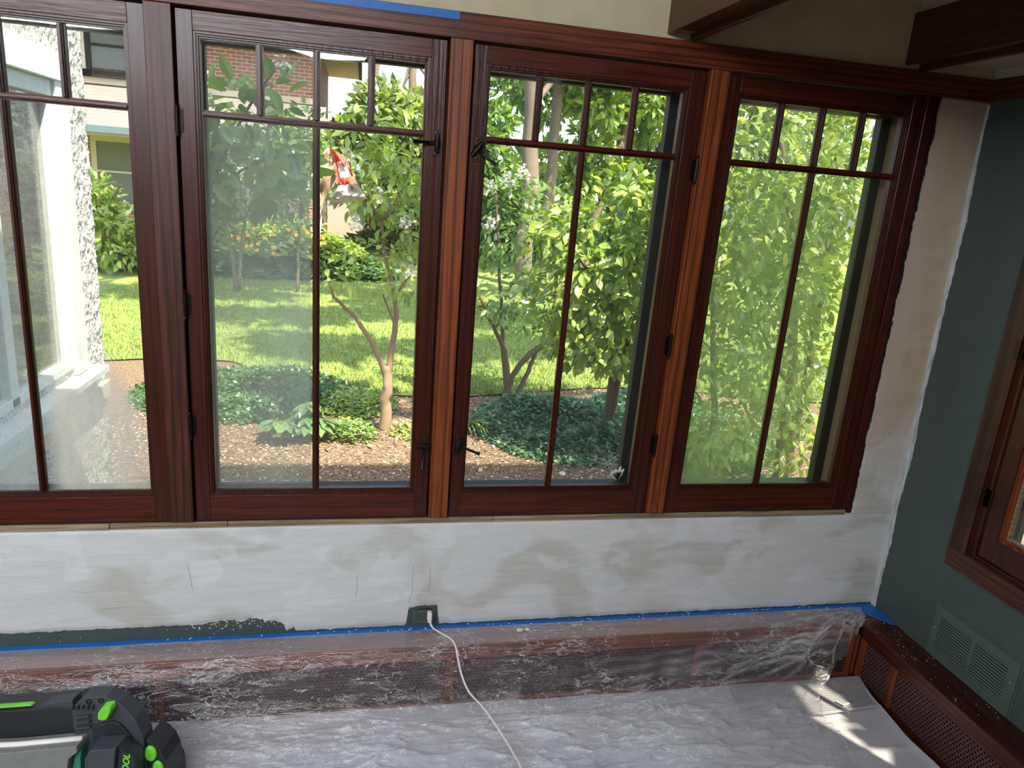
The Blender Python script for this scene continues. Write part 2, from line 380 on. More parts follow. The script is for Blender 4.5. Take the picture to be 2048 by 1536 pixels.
# ================================================================== ROOM SHELL
W0 = -3.40   # left end of the window opening
def st(o): return tag(o, kind='structure')
m = MB().box(-5.2, .16, 0, .16, FL - .6, .665).box(-.19, .16, .0, .16, .665, 2.7).box(-5.2, -.19, 0, .16, 2.07, 2.7).box(-5.2, W0, 0, .16, .665, 2.07)
wf = st(m.build('wall_front', 'green_wall'))
st(box('trim_cream', 'cream_wall', None, -5, -.0, -.006, -.0005, 2.12, 2.62)); bpy.data.objects['trim_cream'].name = 'wall_front_upper'
st(box('wall_right_upper', 'cream_wall', None, -.006, -.0005, -4.0, -.007, 2.1305, 2.162))
# right wall with the casement opening (y -.37 .. -1.15, z .70 .. 2.02)
m = MB().box(0, .16, -4.1, 0, FL - .6, .70).box(0, .16, -4.1, 0, 2.02, 2.7).box(0, .16, -.37, 0, .70, 2.02).box(0, .16, -4.1, -1.25, .70, 2.02)
st(m.build('wall_right', 'green_wall'))
st(box('wall_back', 'cream_wall', None, -5.2, .16, -4.2, -4.05, FL, 2.7))
st(box('wall_left', 'cream_wall', None, -5.2, -5.05, -4.2, .0, FL, 2.7))
st(box('floor', 'floor_wood', None, -5.2, 0, -4.2, 0, FL - .1, FL))
st(MB().box(-5.2, .16, -4.2, .16, 2.62, 2.74).box(-.312, .0, -4.05, 0, 2.1625, 2.62).build('ceiling', 'ceiling_paint'))

# header casing and its return on the right wall
st(box('trim_1', 'oak_red_x', None, -5, -.0, -.022, 0, 2.066, 2.130, c=.0015))
st(box('trim_2', 'oak_red_y', None, -.022, 0, -4, -.0221, 2.066, 2.130, c=.0015))
for i, (a, b, mt) in enumerate([(-2.436, -2.3725, 'oak_red_z'), (-1.689, -1.630, 'oak_orange'), (-.955, -.8975, 'oak_orange')]):
    st(MB().box(a, b, -.020, .045, .690, 2.0655, c=.0012).build('trim_%d' % (3 + i), mt, warped=True))
    st(MB().box(a - .012, b + .012, .046, .16, .690, 2.0655).build('trim_%d' % (7 + i), 'storm_black', warped=True))
st(MB().box(W0, -.19, -.004, .03, .684, .6895).box(W0, -.20, .0, .16, .667, .684).build('trim_6', 'interior_dark'))
# weathered strip of bare wood under the sashes
vs = MB()
x = W0
while x < -.2:
    L = random.choice([.32, .55, .8, .41]); x1 = min(x + L, -.2); vs.box(x, x1 - .0015, -.0075 - random.random() * .002, .001, .6645 + random.random() * .002, .6838, c=.001); x = x1
st(vs.build('trim_10', 'raw_wood'))

# plaster skim coat with ragged edges (a thin skin standing proud of the green wall)
def ragged(x, s, amp, seed): return amp * (noise.noise(Vector((x * s, seed, 0))) + .6 * noise.noise(Vector((x * s * 2.7, seed, 3))) + .35 * noise.noise(Vector((x * s * 8, seed, 7))))
def plaster_coat():
    nx, nz = 1000, 60; xs = np.linspace(W0 - 1.5, 0, nx); P = np.zeros((nx, nz, 3))
    for i, x in enumerate(xs):
        top = (.671 if x > -2.2 else .667) + ragged(x, 14, .005, 1.3)
        if x > -.178: top = 2.0
        if x < -2.36: b = .336
        elif x < -2.30: b = .336 + (x + 2.36) / .06 * .010
        elif x < -2.19: b = .346
        elif x < -2.12: b = .346 - (x + 2.19) / .07 * .020
        elif x < -2.09: b = .306
        else: b = .2975
        b += ragged(x, 30, .0035 if (x < -2.36 or x > -2.09) else .010, 5.1)
        if -1.742 < x < -1.636:
            u = (x + 1.742) / .106
            e = min(1, min(u, 1 - u) / .06)
            b = max(b, .2975 + e * (.060 + .010 * min(1, u * 3) + ragged(x, 90, .004, 9)))
        top = min(top, .671 + .008) if x < -.178 else .668
        P[i, :, 0] = x; P[i, :, 2] = np.linspace(b, top, nz)
    rel = vnoise((nx, nz), (60, 12), 3, 5) * .0012 + vnoise((nx, nz), (14, 4), 8, 3) * .0016
    edge = np.minimum(np.linspace(0, 1, nz), np.linspace(1, 0, nz)) * 60; edge = np.clip(edge / 2, 0, 1)
    P[:, :, 1] = -.0042 * edge[None] - rel * edge[None]
    P[:, :, 1] = np.minimum(P[:, :, 1], -.0008)
    o = grid_obj('plaster_coat', P, 'plaster')
    # upright strip between the window and the corner
    nz, nx = 520, 36; zs = np.linspace(.668, 2.0655, nz); Q = np.zeros((nz, nx, 3))
    for i, z in enumerate(zs):
        l = -.178 - .010 * min(1, max(0, (z - 1.0) / .5)) + ragged(z, 20, .007, 2.2) + .004 * (1 if noise.noise(Vector((z * 55, 0, 9))) > .25 else 0)
        if z > 2.03: l += .02 * (z - 2.03) / .035 + ragged(z, 60, .01, 4)
        Q[i, :, 0] = np.linspace(l, -.0008, nx); Q[i, :, 2] = z
    rel = vnoise((nz, nx), (30, 5), 5, 4) * .0014; e2 = np.clip(np.linspace(0, 1, nx) * nx / 2, 0, 1)
    Q[:, :, 1] = -.0042 * e2[None] - rel * e2[None]; Q[:, :, 1] = np.minimum(Q[:, :, 1], -.0008)
    o2 = grid_obj('plaster_coat_strip', Q, 'plaster', o)
    # smear of filler carried round the corner on to the green wall
    nz = 420; R = np.zeros((nz, 8, 3)); zs = np.linspace(.292, 2.06, nz)
    for i, z in enumerate(zs):
        wdt = .026 + ragged(z, 5, .008, 7.7) + ragged(z, 60, .0018, 1.1) - .012 * max(0, (z - 1.6) / .45)
        R[i, :, 1] = np.linspace(-.0035, -max(.006, wdt), 8); R[i, :, 2] = z; R[i, :, 0] = -.0035 + .0028 * np.linspace(0, 1, 8) ** 2
    grid_obj('plaster_smear', R, 'chip_smear', o)
    st(o); return o
t = NT('chip_smear'); t.set(Base_Color=t.mix(t.val(t.noise(t.mapping((1, 1, .2)), 60, 4), .35, .65), srgb(150, 156, 158), srgb(196, 200, 204)), Roughness=.85, Normal=t.bump(t.noise(t.mapping((1, 1, .2)), 60, 4), .5, .003)); M['chip_smear'] = t.m
plaster_coat()
pc0 = bpy.data.objects['plaster_coat']
def ridge(pts, r=.0007):
    MB().tube([(x, -.0058, z) for x, z in pts], r, 5).build('trowel_ridge', 'plaster', pc0)
ridge([(-1.731, .515), (-1.727, .487), (-1.732, .462), (-1.727, .440), (-1.733, .410), (-1.740, .382)]); ridge([(-1.676, .508), (-1.673, .46), (-1.677, .42)]); ridge([(-1.905, .492), (-1.902, .452), (-1.906, .418)])
ridge([(-1.56, .365), (-1.46, .386), (-1.36, .396), (-1.25, .399), (-1.14, .400)], .0005); ridge([(-2.40, .548), (-2.392, .50), (-2.388, .46)]); ridge([(-2.64, .408), (-2.58, .413), (-2.52, .412)], .0009)
# loose flecks of plaster on the green band, tape and right ledge: tiny, one piece of stuff
fk = MB()
def fleck(x, y, z, r, flat):
    n = 5; a0 = random.random() * 6
    pts = [((r * (.5 + .6 * random.random())) * math.cos(a0 + 2 * PI * k / n), (r * (.5 + .6 * random.random())) * math.sin(a0 + 2 * PI * k / n)) for k in range(n)]
    if flat: fk.prism(pts, lambda u, v: (x + u, y + v, z), lambda u, v: (x + u * .8, y + v * .8, z + .0012))
    else: fk.prism(pts, lambda u, v: (x + u, y, z + v * .7), lambda u, v: (x + u * .8, y - .0012, z + v * .6))
for _ in range(150): fleck(random.uniform(-2.42, -2.10), -.0012, .335 + random.gauss(0, .009), random.uniform(.0008, .0035), False)
for _ in range(12): fleck(random.uniform(-2.9, -2.1), -.001, random.uniform(.30, .33), random.uniform(.0008, .002), False)
for _ in range(70): fleck(random.uniform(-2.5, -.1), random.uniform(-.026, -.004), .2935, random.uniform(.0012, .004), True)
for _ in range(46): fleck(random.uniform(-.115, -.005), random.uniform(-.62, -.05), .2912, random.uniform(.0006, .0022), True)
for _ in range(16): fleck(random.uniform(-.36, -.16), random.uniform(-.62, -.3), .0800, random.uniform(.001, .0024), True)
tag(fk.build('plaster_flecks', 'chip_white'), 'white plaster flecks scattered on blue tape, green band and dark ledge', 'plaster debris', kind='stuff')

# ------------------------------------------------------------------ beams
def beam(x0, x1, zb, zt, label):
    r = empty('ceiling_beam', (x0, 0, zb), label, 'beam', 'dark beams under the ceiling')
    box('side_board', 'beam_y', r, x0, x0 + .014, -4.0, -.007, zb, zt, c=.0015)
    box('side_board', 'beam_y', r, x1 - .014, x1, -4.0, -.007, zb - .012, zt, c=.0015)
    box('bottom_board', 'beam_y', r, x0 + .0145, x1 - .0145, -4.0, -.05, zb + .006, zb + .02)
    box('end_block', 'tan_jamb', r, x0 + .0145, x1 - .0145, -.049, -.007, zb + .008, zb + .022)
    return r
beam(-1.091, -1.008, 2.142, 2.50, 'dark oak ceiling beam nearest the middle of the window wall')
beam(-.327, -.262, 2.142, 2.284, 'dark oak ceiling beam in the corner above the narrow plaster strip')

# ------------------------------------------------------------------ windows 1-4
ZB, ZT, ZM = .780, 2.000, 1.822
def window(n, gx0, gx1, sx0, sx1, hinge=None, latch=None, right_jamb='storm_black', glass=('glass',) * 6, so=(.012, .008)):
    r = st(empty('window_%d' % n)); cx = (gx0 + gx1) / 2; B = lambda nm, mt, *a, c=0.: box(nm, mt, r, *a, c=c, warped=True)
    y0, y1 = -.006, .034; g = .014
    B('stile', 'sash_z', sx0, gx0 - g, y0, y1, .690, 2.060, c=.001); B('stile', 'sash_z', gx1 + g, sx1, y0, y1, .690, 2.060, c=.001)
    B('rail', 'sash_x', gx0 - g, gx1 + g, y0 + .0003, y1, ZT + g, 2.060, c=.001); B('rail', 'sash_x', gx0 - g, gx1 + g, y0 + .0003, y1, .690, ZB - g, c=.001)
    # stepped glazing beads round the glass
    for i, (o0, o1, yy) in enumerate([(.014, .0085, -.002), (.0085, .004, .004), (.004, 0, .010)]):
        b = MB().box(gx0 - o0, gx0 - o1, yy, .03, ZB - o0, ZT + o0).box(gx1 + o1, gx1 + o0, yy, .03, ZB - o0, ZT + o0)
        b.box(gx0 - o1, gx1 + o1, yy, .03, ZT + o1, ZT + o0).box(gx0 - o1, gx1 + o1, yy, .03, ZB - o0, ZB - o1)
        b.build('glazing_bead', 'sash_z', r, warped=True)
    def bar(nm, x0, x1, z0, z1, horiz):
        b = MB(); w_ = (z1 - z0) if horiz else (x1 - x0)
        for k, yy in ((0, .016), (.22, .008), (.36, .001)):
            d = w_ * k
            b.box(x0 + (0 if horiz else d), x1 - (0 if horiz else d), yy, .028, z0 + (d if horiz else 0), z1 - (d if horiz else 0))
        return b.build(nm, 'sash_x' if horiz else 'sash_z', r, warped=True)
    mw = .0095
    bar('muntin', gx0, gx1, ZM - mw, ZM + mw, True); bar('muntin', cx - mw, cx + mw, ZB, ZM - mw, False)
    q = (gx1 - gx0) / 4; xs = [gx0, gx0 + q, cx, gx1 - q, gx1]
    for k in (1, 2, 3): bar('muntin', xs[k] - mw, xs[k] + mw, ZM + mw, ZT, False)
    for k in range(4): box('pane', glass[k], r, xs[k] + (mw if k else 0), xs[k + 1] - (mw if k < 3 else 0), .019, .0215, ZM + mw, ZT, warped=True)
    box('pane', glass[4], r, gx0, cx - mw, .019, .0215, ZB, ZM - mw, warped=True); box('pane', glass[5], r, cx + mw, gx1, .019, .0215, ZB, ZM - mw, warped=True)
    # outer storm frame
    X0, X1 = gx0 - so[0], gx1 + so[1]
    b = MB().box(sx0 + .004, X0, .118, .15, .69, 2.062).box(X1, sx1 - .004, .118, .15, .69, 2.062).box(X0, X1, .118, .15, 2.004, 2.062).box(X0, X1, .118, .15, .69, .742)
    b.build('storm_frame', 'storm_black', r, warped=True)
    MB().box(sx0, X1 + .0, .047, .117, 2.058, 2.064).box(sx0, sx1, .047, .15, .684, .690).build('outer_head', 'storm_black', r, warped=True)
    if right_jamb != 'storm_black': box('jamb', right_jamb, r, sx1 - .012, sx1 + .0, .040, .117, .69, 2.058, warped=True)
    box('storm_pane', 'glass_dusty' if n in (2,) else 'glass', r, X0, X1 if n != 2 else gx0 + .26, .132, .134, .742, 2.004, warped=True)
    if hinge is not None:
        for z in hinge[1]:
            hx = hinge[0]; h = MB().tube([(hx, -.017, z - .032), (hx, -.017, z + .032)], .0055, 10)
            h.box(hx - .013, hx + .013, -.0095, -.0065, z - .028, z + .028)
            for s_ in (-1, 1): h.tube([(hx, -.017, z + s_ * .032), (hx, -.017, z + s_ * .037), (hx, -.017, z + s_ * .041)], [.0035, .0048, .002], 8)
            h.build('hinge', 'bronze_dark', r, warped=True)
    for (lx, lz, deg) in (latch or []):
        l = MB().box(lx - .011, lx + .011, -.0095, -.0062, lz - .034, lz + .034, c=.001)
        for s_ in (-1, 1): l.lathe([(0, .0), (.0042, .0), (.0042, .002), (0, .0032)], (lx, -.0095, lz + s_ * .026), (0, -1, 0), 10)
        l = l.build('latch', 'bronze', r, warped=True)
        a = math.radians(deg); d = Vector((math.cos(a), 0, math.sin(a))); p = Vector((-d.z, 0, d.x)); c0 = Vector((lx, -.016, lz))
        lv = MB().lathe([(0, .0), (.0105, .0), (.0105, .006), (.007, .009), (0, .010)], (lx, -.0096, lz), (0, -1, 0), 16)
        lv.tube([c0, c0 + d * .02, c0 + d * .045 + Vector((0, -.010, 0)), c0 + d * .066 + Vector((0, -.018, 0))], [.006, .0045, .0042, .0055], 8)
        lv.tube([c0 - p * .024, c0 - p * .01, c0 + p * .01, c0 + p * .024], [.0058, .0075, .0075, .0058], 8)
        lv.build('lever', 'bronze_dark', l)
    return r
window(1, -3.052, -2.490, -3.108, -2.4365, glass=('glass', 'glass', 'glass', 'glass', 'glass_low_film', 'glass_sun_haze'))
window(2, -2.314, -1.7495, -2.367, -1.6965, hinge=(-2.3705, (.985, 1.33, 1.80)), latch=[(-1.715, 1.80, 180), (-1.713, .925, -92)], glass=('glass', 'glass', 'glass', 'glass', 'glass_dusty', 'glass'))
window(3, -1.577, -1.021, -1.6245, -.963, hinge=(-.959, (.93, 1.26, 1.79)), latch=[(-1.604, 1.795, -38), (-1.606, .925, -16)])
window(4, -.838, -.277, -.8965, -.222, right_jamb='tan_jamb', glass=('glass_dusty', 'glass_dusty', 'glass_leaf_glow', 'glass_leaf_glow', 'glass_leaf_glow', 'glass_leaf_glow'))
st(MB().box(-.2215, -.192, -.014, .045, .690, 2.0655, c=.001).build('trim_11', 'sash_z', warped=True))
# dark stain residue and torn edge beyond the last casing
rs = MB()
for k in range(90):
    z = .67 + k * .0155; wd = .008 + .007 * noise.noise(Vector((z * 11, 0, 0))) + .004 * random.random()
    rs.box(-.1925, -.1925 + wd + .006, -.0048 - random.random() * .002, -.0002, z, z + .016)
st(rs.build('trim_12', 'interior_dark'))

# ------------------------------------------------------------------ window 5 on the right wall
w5 = st(empty('window_5'))
B = lambda nm, mt, *a, c=0.: box(nm, mt, w5, *a, c=c)
B('casing', 'oak_red_z', -.022, 0, -.350, -.284, .6905, 2.066, c=.0015)
B('casing', 'oak_red_z', -.022, 0, -1.336, -1.270, .6905, 2.066, c=.0015)
B('casing', 'oak_red_y', -.022, 0, -1.336, -.284, .626, .690, c=.0015)
B('jamb', 'sash_z', -.006, .14, -.371, -.3505, .6905, 2.03); B('jamb', 'sash_z', -.006, .14, -1.2695, -1.249, .6905, 2.03); B('jamb', 'sash_z', -.006, .14, -1.249, -.371, .6905, .700)
B('stile', 'sash_z', -.002, .036, -.428, -.378, .703, 2.045, c=.001); B('stile', 'sash_z', -.002, .036, -1.245, -1.19, .703, 2.045, c=.001)
B('rail', 'sash_z', -.0017, .036, -1.19, -.428, .703, .776, c=.001); B('rail', 'sash_z', -.0017, .036, -1.19, -.428, 1.99, 2.045, c=.001)
for i, (o0, o1, xx) in enumerate([(.0, .006, .003), (.006, .012, .010), (.012, .018, .017)]):
    b = MB().box(xx, .03, -.428 - o1, -.428 - o0, .776 + o0, 1.99 - o0).box(xx, .03, -1.19 + o0, -1.19 + o1, .776 + o0, 1.99 - o0).box(xx, .03, -1.19 + o1, -.428 - o1, .776 + o0, .776 + o1)
    b.build('glazing_bead', 'raw_wood' if i == 2 else 'oak_orange', w5)  # paler wood on these beads paints in the sun they catch
B('pane', 'glass', .022, .0245, -1.172, -.446, .794, 1.99)
B('muntin', 'sash_z', .012, .030, -.818, -.800, .794, 1.99); B('muntin', 'sash_z', .012, .030, -1.172, -.446, 1.812, 1.832)
for z in (.888, 1.355):
    h = MB().tube([(-.026, -.352, z - .03), (-.026, -.352, z + .03)], .0055, 10).box(-.0245, -.0225, -.351, -.338, z - .027, z + .027).box(-.006, -.0035, -.378, -.352, z - .027, z + .027)
    h.build('hinge', 'bronze', w5)

# ------------------------------------------------------------------ wall register on the right wall
rg = empty('wall_register', (0, -.3, .292), 'green painted metal air register with two louvred panels above the ledge', 'vent')
RY0, RY1, RZ0, RZ1 = -.612, -.290, .2925, .474
cyy = (RY0 + RY1) / 2
f = MB(); Lb, Lt = RZ0 + .032, RZ1 - .030
for a in [(-.008, 0, RY0, RY1, RZ0, Lb), (-.008, 0, RY0, RY1, Lt, RZ1), (-.008, 0, RY0, RY0 + .034, Lb, Lt), (-.008, 0, RY1 - .026, RY1, Lb, Lt), (-.008, 0, cyy - .007, cyy + .007, Lb, Lt)]: f.box(*a)
f.box(-.003, 0, RY0 - .006, RY0, RZ0, RZ1 + .006).box(-.003, 0, RY1, RY1 + .006, RZ0, RZ1 + .006).box(-.003, 0, RY0, RY1, RZ1, RZ1 + .006)
f.build('register_frame', 'green_metal', rg)
box('duct_dark', 'black_gap', rg, -.0016, -.0006, RY0 + .034, RY1 - .026, Lb, Lt)  # black sheet painted for the dark opening behind the louvres
def louvre(y0, y1, z):
    return MB().prism([(-.0078, z - .0020), (-.0074, z - .0030), (-.0040, z + .0006), (-.0042, z + .0018)], lambda u, v: (u, y0, v), lambda u, v: (u, y1, v))
nl = 12
for (ya, yb) in ((RY0 + .035, cyy - .0075), (cyy + .0075, RY1 - .027)):
    for k in range(nl): louvre(ya, yb, Lb + (k + .5) * (Lt - Lb) / nl).build('louvre', 'green_metal', rg)
for (y, z) in ((RY1 - .012, RZ0 + .10), (RY0 + .016, RZ0 + .11)):
    MB().lathe([(0, .0), (.004, 0), (.004, .0015), (0, .0028)], (-.008, y, z), (-1, 0, 0), 12).build('screw', 'hose_grey', rg)

# ------------------------------------------------------------------ radiator covers with pierced metal screens
def screen(u0, u1, v0, v1, to3):
    """pierced sheet: bars of a hexagonal star lattice with round bosses"""
    b = MB(); s = .0135; h = s * .866; w_ = .0019
    def seg(p, q, ww=w_):
        d = Vector((q[0] - p[0], q[1] - p[1])); 
        if d.length < 1e-6: return
        d.normalize(); n_ = Vector((-d.y, d.x)) * ww
        vs = [(p[0] - n_.x, p[1] - n_.y), (q[0] - n_.x, q[1] - n_.y), (q[0] + n_.x, q[1] + n_.y), (p[0] + n_.x, p[1] + n_.y)]
        b.add([to3(min(max(a, u0), u1), min(max(c, v0), v1)) for a, c in vs], [(0, 1, 2, 3)])
    j = 0; v = v0
    while v < v1 + h:
        u = u0 - (s / 2 if j % 2 else 0)
        while u < u1 + s:
            for k in range(3):
                a = k * PI / 3; seg((u, v), (u + s * math.cos(a), v + s * math.sin(a)))
            # short spokes to the neighbouring triangle centres
            for a in (PI / 6, PI / 2, 5 * PI / 6): seg((u, v), (u + s * .577 * math.cos(a), v + s * .577 * math.sin(a)), w_ * .8)
            u += s
        v += h; j += 1
    return b
cov = empty('radiator_cover', (-2.4, 0, FL), 'low dark oak radiator cover with pierced screens under the long plaster wall', 'radiator cover', 'radiator covers along the walls')
ztop = .2895
box('ledge', 'cover_x', cov, -5.0, -.0, -.116, -.001, ztop - .018, ztop, c=.0015)
box('rail', 'cover_x', cov, -5.0, -.121, -.106, -.09, .234, ztop - .0185, c=.001)
box('rail', 'cover_x', cov, -5.0, -.121, -.106, -.09, FL, FL + .02, c=.001)
for x in (-4.20, -3.335, -2.470, -1.605, -.7405):
    box('stile', 'cover_z', cov, x - .013, x + .013, -.107, -.09, FL + .0205, .2335, c=.001)
box('stile', 'cover_z', cov, -.140, -.107, -.107, -.09, FL + .0205, .2335, c=.001)
xs = [-3.335, -2.470, -1.605, -.7405, -.127]
for a, c in zip(xs[:-1], xs[1:]):
    screen(a + .013, c - .013, FL + .021, .233, lambda u, v: (u, -.096, v)).build('pierced_screen', 'grille_brown', cov)['kind'] = 'stuff'
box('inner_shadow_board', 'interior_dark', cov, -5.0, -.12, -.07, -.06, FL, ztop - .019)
cv2 = empty('radiator_cover', (0, -.8, FL), 'low dark oak radiator cover with pierced screens beneath the green wall', 'radiator cover', 'radiator covers along the walls')
box('ledge', 'cover_y', cv2, -.122, -.001, -4.0, -.1165, ztop - .018, ztop + .0004, c=.0015)
box('fascia', 'cover_y', cv2, -.116, -.106, -4.0, -.117, .246, ztop - .0185, c=.001)
box('rail', 'cover_y', cv2, -.105, -.09, -4.0, -.108, .224, .246, c=.001); box('rail', 'cover_y', cv2, -.105, -.09, -4.0, -.108, FL, FL + .022, c=.001)
for y in (-.2775, -1.1425): box('stile', 'cover_z', cv2, -.106, -.09, y - .017, y + .017, FL + .0225, .2235, c=.001)
box('stile', 'cover_z', cv2, -.1055, -.09, -.135, -.1085, FL + .0225, .2235, c=.001)
for a, c in ((-.2605, -.135), (-1.1255, -.2945)):
    screen(a, c, FL + .023, .223, lambda u, v: (-.098, u, v)).build('pierced_screen', 'grille_brown', cv2)['kind'] = 'stuff'
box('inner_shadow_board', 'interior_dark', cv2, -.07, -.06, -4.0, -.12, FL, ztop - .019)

# ------------------------------------------------------------------ masking tape
def tape(name, poly, f0, f1, label, group='strips of blue masking tape'):
    return tag(MB().prism(poly, f0, f1).build(name, 'tape_blue'), label, 'tape', group)
n = 90; lo = [(x, -.0275 + ragged(x, 6, .0012, 3)) for x in np.linspace(-4.2, -.12, n)]; hi = [(x, -.0012 - abs(ragged(x, 20, .0007, 5))) for x in np.linspace(-.006, -4.2, n)]
tape('masking_tape', lo + hi, lambda u, v: (u, v, .2903), lambda u, v: (u, v, .2920), 'long strip of blue tape at the foot of the plastered wall')
tape('masking_tape', [(-2.9, 2.108), (-1.672, 2.1095), (-1.6715, 2.1285), (-2.9, 2.1295)], lambda u, v: (u, -.0221, v), lambda u, v: (u, -.0236, v), 'short strip of blue tape on the dark wood header above the windows')
tape('masking_tape', [(-.135, -.027), (-.006, -.004), (-.001, -.060), (-.006, -.142), (-.022, -.136), (-.062, -.082)], lambda u, v: (u, v, .2921), lambda u, v: (u, v, .2936), 'wide piece of blue tape folded over the ledge corner, smeared with filler')

# ------------------------------------------------------------------ outlet, plug and cord
ol = empty('wall_outlet', (-1.686, 0, .33), 'green painted wall outlet in a ragged unplastered patch', 'outlet')
b = MB().box(-1.722, -1.650, -.0045, -.0005, .3035, .3565, c=.001); b.build('cover_plate', 'green_metal', ol)
box('receptacle', 'green_wall', ol, -1.712, -1.684, -.0062, -.0046, .314, .346, c=.001); box('receptacle', 'green_wall', ol, -1.681, -1.654, -.0062, -.0046, .314, .346, c=.001)
for z in (.325, .336): box('slot', 'black_gap', ol, -1.706, -1.7005, -.0067, -.0061, z, z + .0016)
MB().lathe([(.0019, 0), (.0019, .0006), (0, .0007)], (-1.6935, -.0061, .331), (0, -1, 0), 10).build('slot', 'black_gap', ol)
MB().tube([(-1.716, -.0045, .353), (-1.70, -.0055, .3565), (-1.672, -.0055, .358), (-1.655, -.0045, .354)], .0016, 6).build('gap_shadow', 'black_gap', ol)
pc = empty('power_lead', (-1.668, -.03, .34), 'white cord and plug hanging from the outlet over the plastic sheet', 'cord')
b = MB().box(-1.676, -1.6605, -.028, -.0063, .3265, .3525, c=.003).box(-1.675, -1.6615, -.030, -.012, .320, .327, c=.002)
for k in range(3): b.box(-1.6735, -1.6630, -.0295, -.0275, .331 + k * .0065, .334 + k * .0065)
b.build('plug', 'white_plastic', pc)
CP = [(-1.668, -.024, .322), (-1.662, -.033, .311), (-1.6543, -.042, .3055), (-1.6357, -.062, .3040), (-1.606, -.092, .3005), (-1.5935, -.122, .292), (-1.5885, -.148, .269), (-1.5773, -.18, .2275), (-1.5576, -.22, .1973), (-1.5213, -.28, .1854), (-1.4824, -.36, .1632), (-1.4594, -.44, .158), (-1.452, -.50, .164), (-1.45, -.62, .15), (-1.47, -.8, .12)]
def crom(P, k=8):
    P = [Vector(p) for p in P]; out = []
    for i in range(len(P) - 1):
        a, b_, c, d = P[max(i - 1, 0)], P[i], P[i + 1], P[min(i + 2, len(P) - 1)]
        for j in range(k):
            t = j / k; out.append(.5 * ((2 * b_) + (c - a) * t + (2 * a - 5 * b_ + 4 * c - d) * t * t + (3 * b_ - a - 3 * c + d) * t ** 3))
    return out + [P[-1]]
cc = crom(CP)
b = MB().tube([p + Vector((.0013, 0, 0)) for p in cc], .0019, 8).tube([p - Vector((.0013, 0, 0)) for p in cc], .0019, 8)
b.build('flex', 'white_plastic', pc, smooth=True)

# ------------------------------------------------------------------ drop cloth
def interp_curve(ys, pts):
    pts = sorted(pts); return np.interp(ys, [p[0] for p in pts], [p[1] for p in pts])
dc = empty('drop_cloth', (-1.2, -.6, FL), 'grey canvas drop cloth with a waffle woven end panel by the right cover', 'drop cloth')
nu, nv = 220, 120; P = np.zeros((nu, nv, 3))
tv = np.linspace(0, 1, nv); ys = -.145 - 1.25 * tv
xr = interp_curve(-ys, [(.145, -.118), (.21, -.125), (.26, -.138), (.30, -.134), (.445, -.150), (.56, -.138), (.9, -.15), (1.5, -.16)])
tu = np.linspace(0, 1, nu) ** .9
for j in range(nv): P[:, j, 0] = xr[j] + (-2.62 - xr[j]) * tu; P[:, j, 1] = ys[j] + .03 * tu * (1 - tv[j])
rel = vnoise((nu, nv), (14, 7), 11, 4) * .005
hem = .006 * np.exp(-((P[:, :, 0] - xr[None]) / .012) ** 2)
back = .010 * np.exp(-((ys + .145) / .05) ** 2)
P[:, :, 2] = FL + .024 + rel * np.clip(tu * 8, 0, 1)[:, None] + hem + back[None]
# ridges of old folds
P[:, :, 2] += .004 * np.exp(-((P[:, :, 1] + .475 + .03 * P[:, :, 0]) / .008) ** 2)
grid_obj('canvas', P, 'canvas', dc).location = -dc.location
# the waffle panel lies on the back right corner
nu2, nv2 = 60, 40; Q = np.zeros((nu2, nv2, 3))
for j in range(nv2):
    t_ = j / (nv2 - 1); y = -.150 - .135 * t_
    for i in range(nu2):
        s_ = i / (nu2 - 1); x = (-.118 - .018 * t_) + (-.52) * s_
        yy = y - .022 * s_ + .018 * s_ * (1 - t_)
        Q[i, j] = (x, yy, FL + .0345 + .010 * math.exp(-((t_) / .35) ** 2) + .001 * math.sin(s_ * 9))
grid_obj('waffle_panel', Q, 'waffle', dc).location = -dc.location
for k in range(3):
    MB().tube([(-.135 - .50 * s_ + 0, -.288 - .0045 * k - .018 * math.sin(s_ * PI * .5) , FL + .036) for s_ in np.linspace(0, 1, 24)], .0014, 6).build('hem', 'canvas', dc)
MB().tube([(float(np.interp(-y, [-v for v in ys][::1], xr)) - .004, y, FL + .035) for y in np.linspace(-.15, -1.3, 50)], .0026, 6, ).build('hem', 'canvas', dc)
lb = MB().prism([(-.291, -.262), (-.262, -.256), (-.247, -.280), (-.276, -.287)], lambda u, v: (u, v, FL + .040), lambda u, v: (u, v, FL + .0425)).build('care_label', 'white_plastic', dc)
for k in range(3):
    u = -.2835 + k * .0085
    MB().prism([(u, -.2605 + k * .0018), (u + .0032, -.2598 + k * .0018), (u + .0142, -.279 + k * .0016), (u + .011, -.2798 + k * .0016)], lambda a, c: (a, c, FL + .0426), lambda a, c: (a, c, FL + .0432)).build('stripe', 'black_gap', lb)

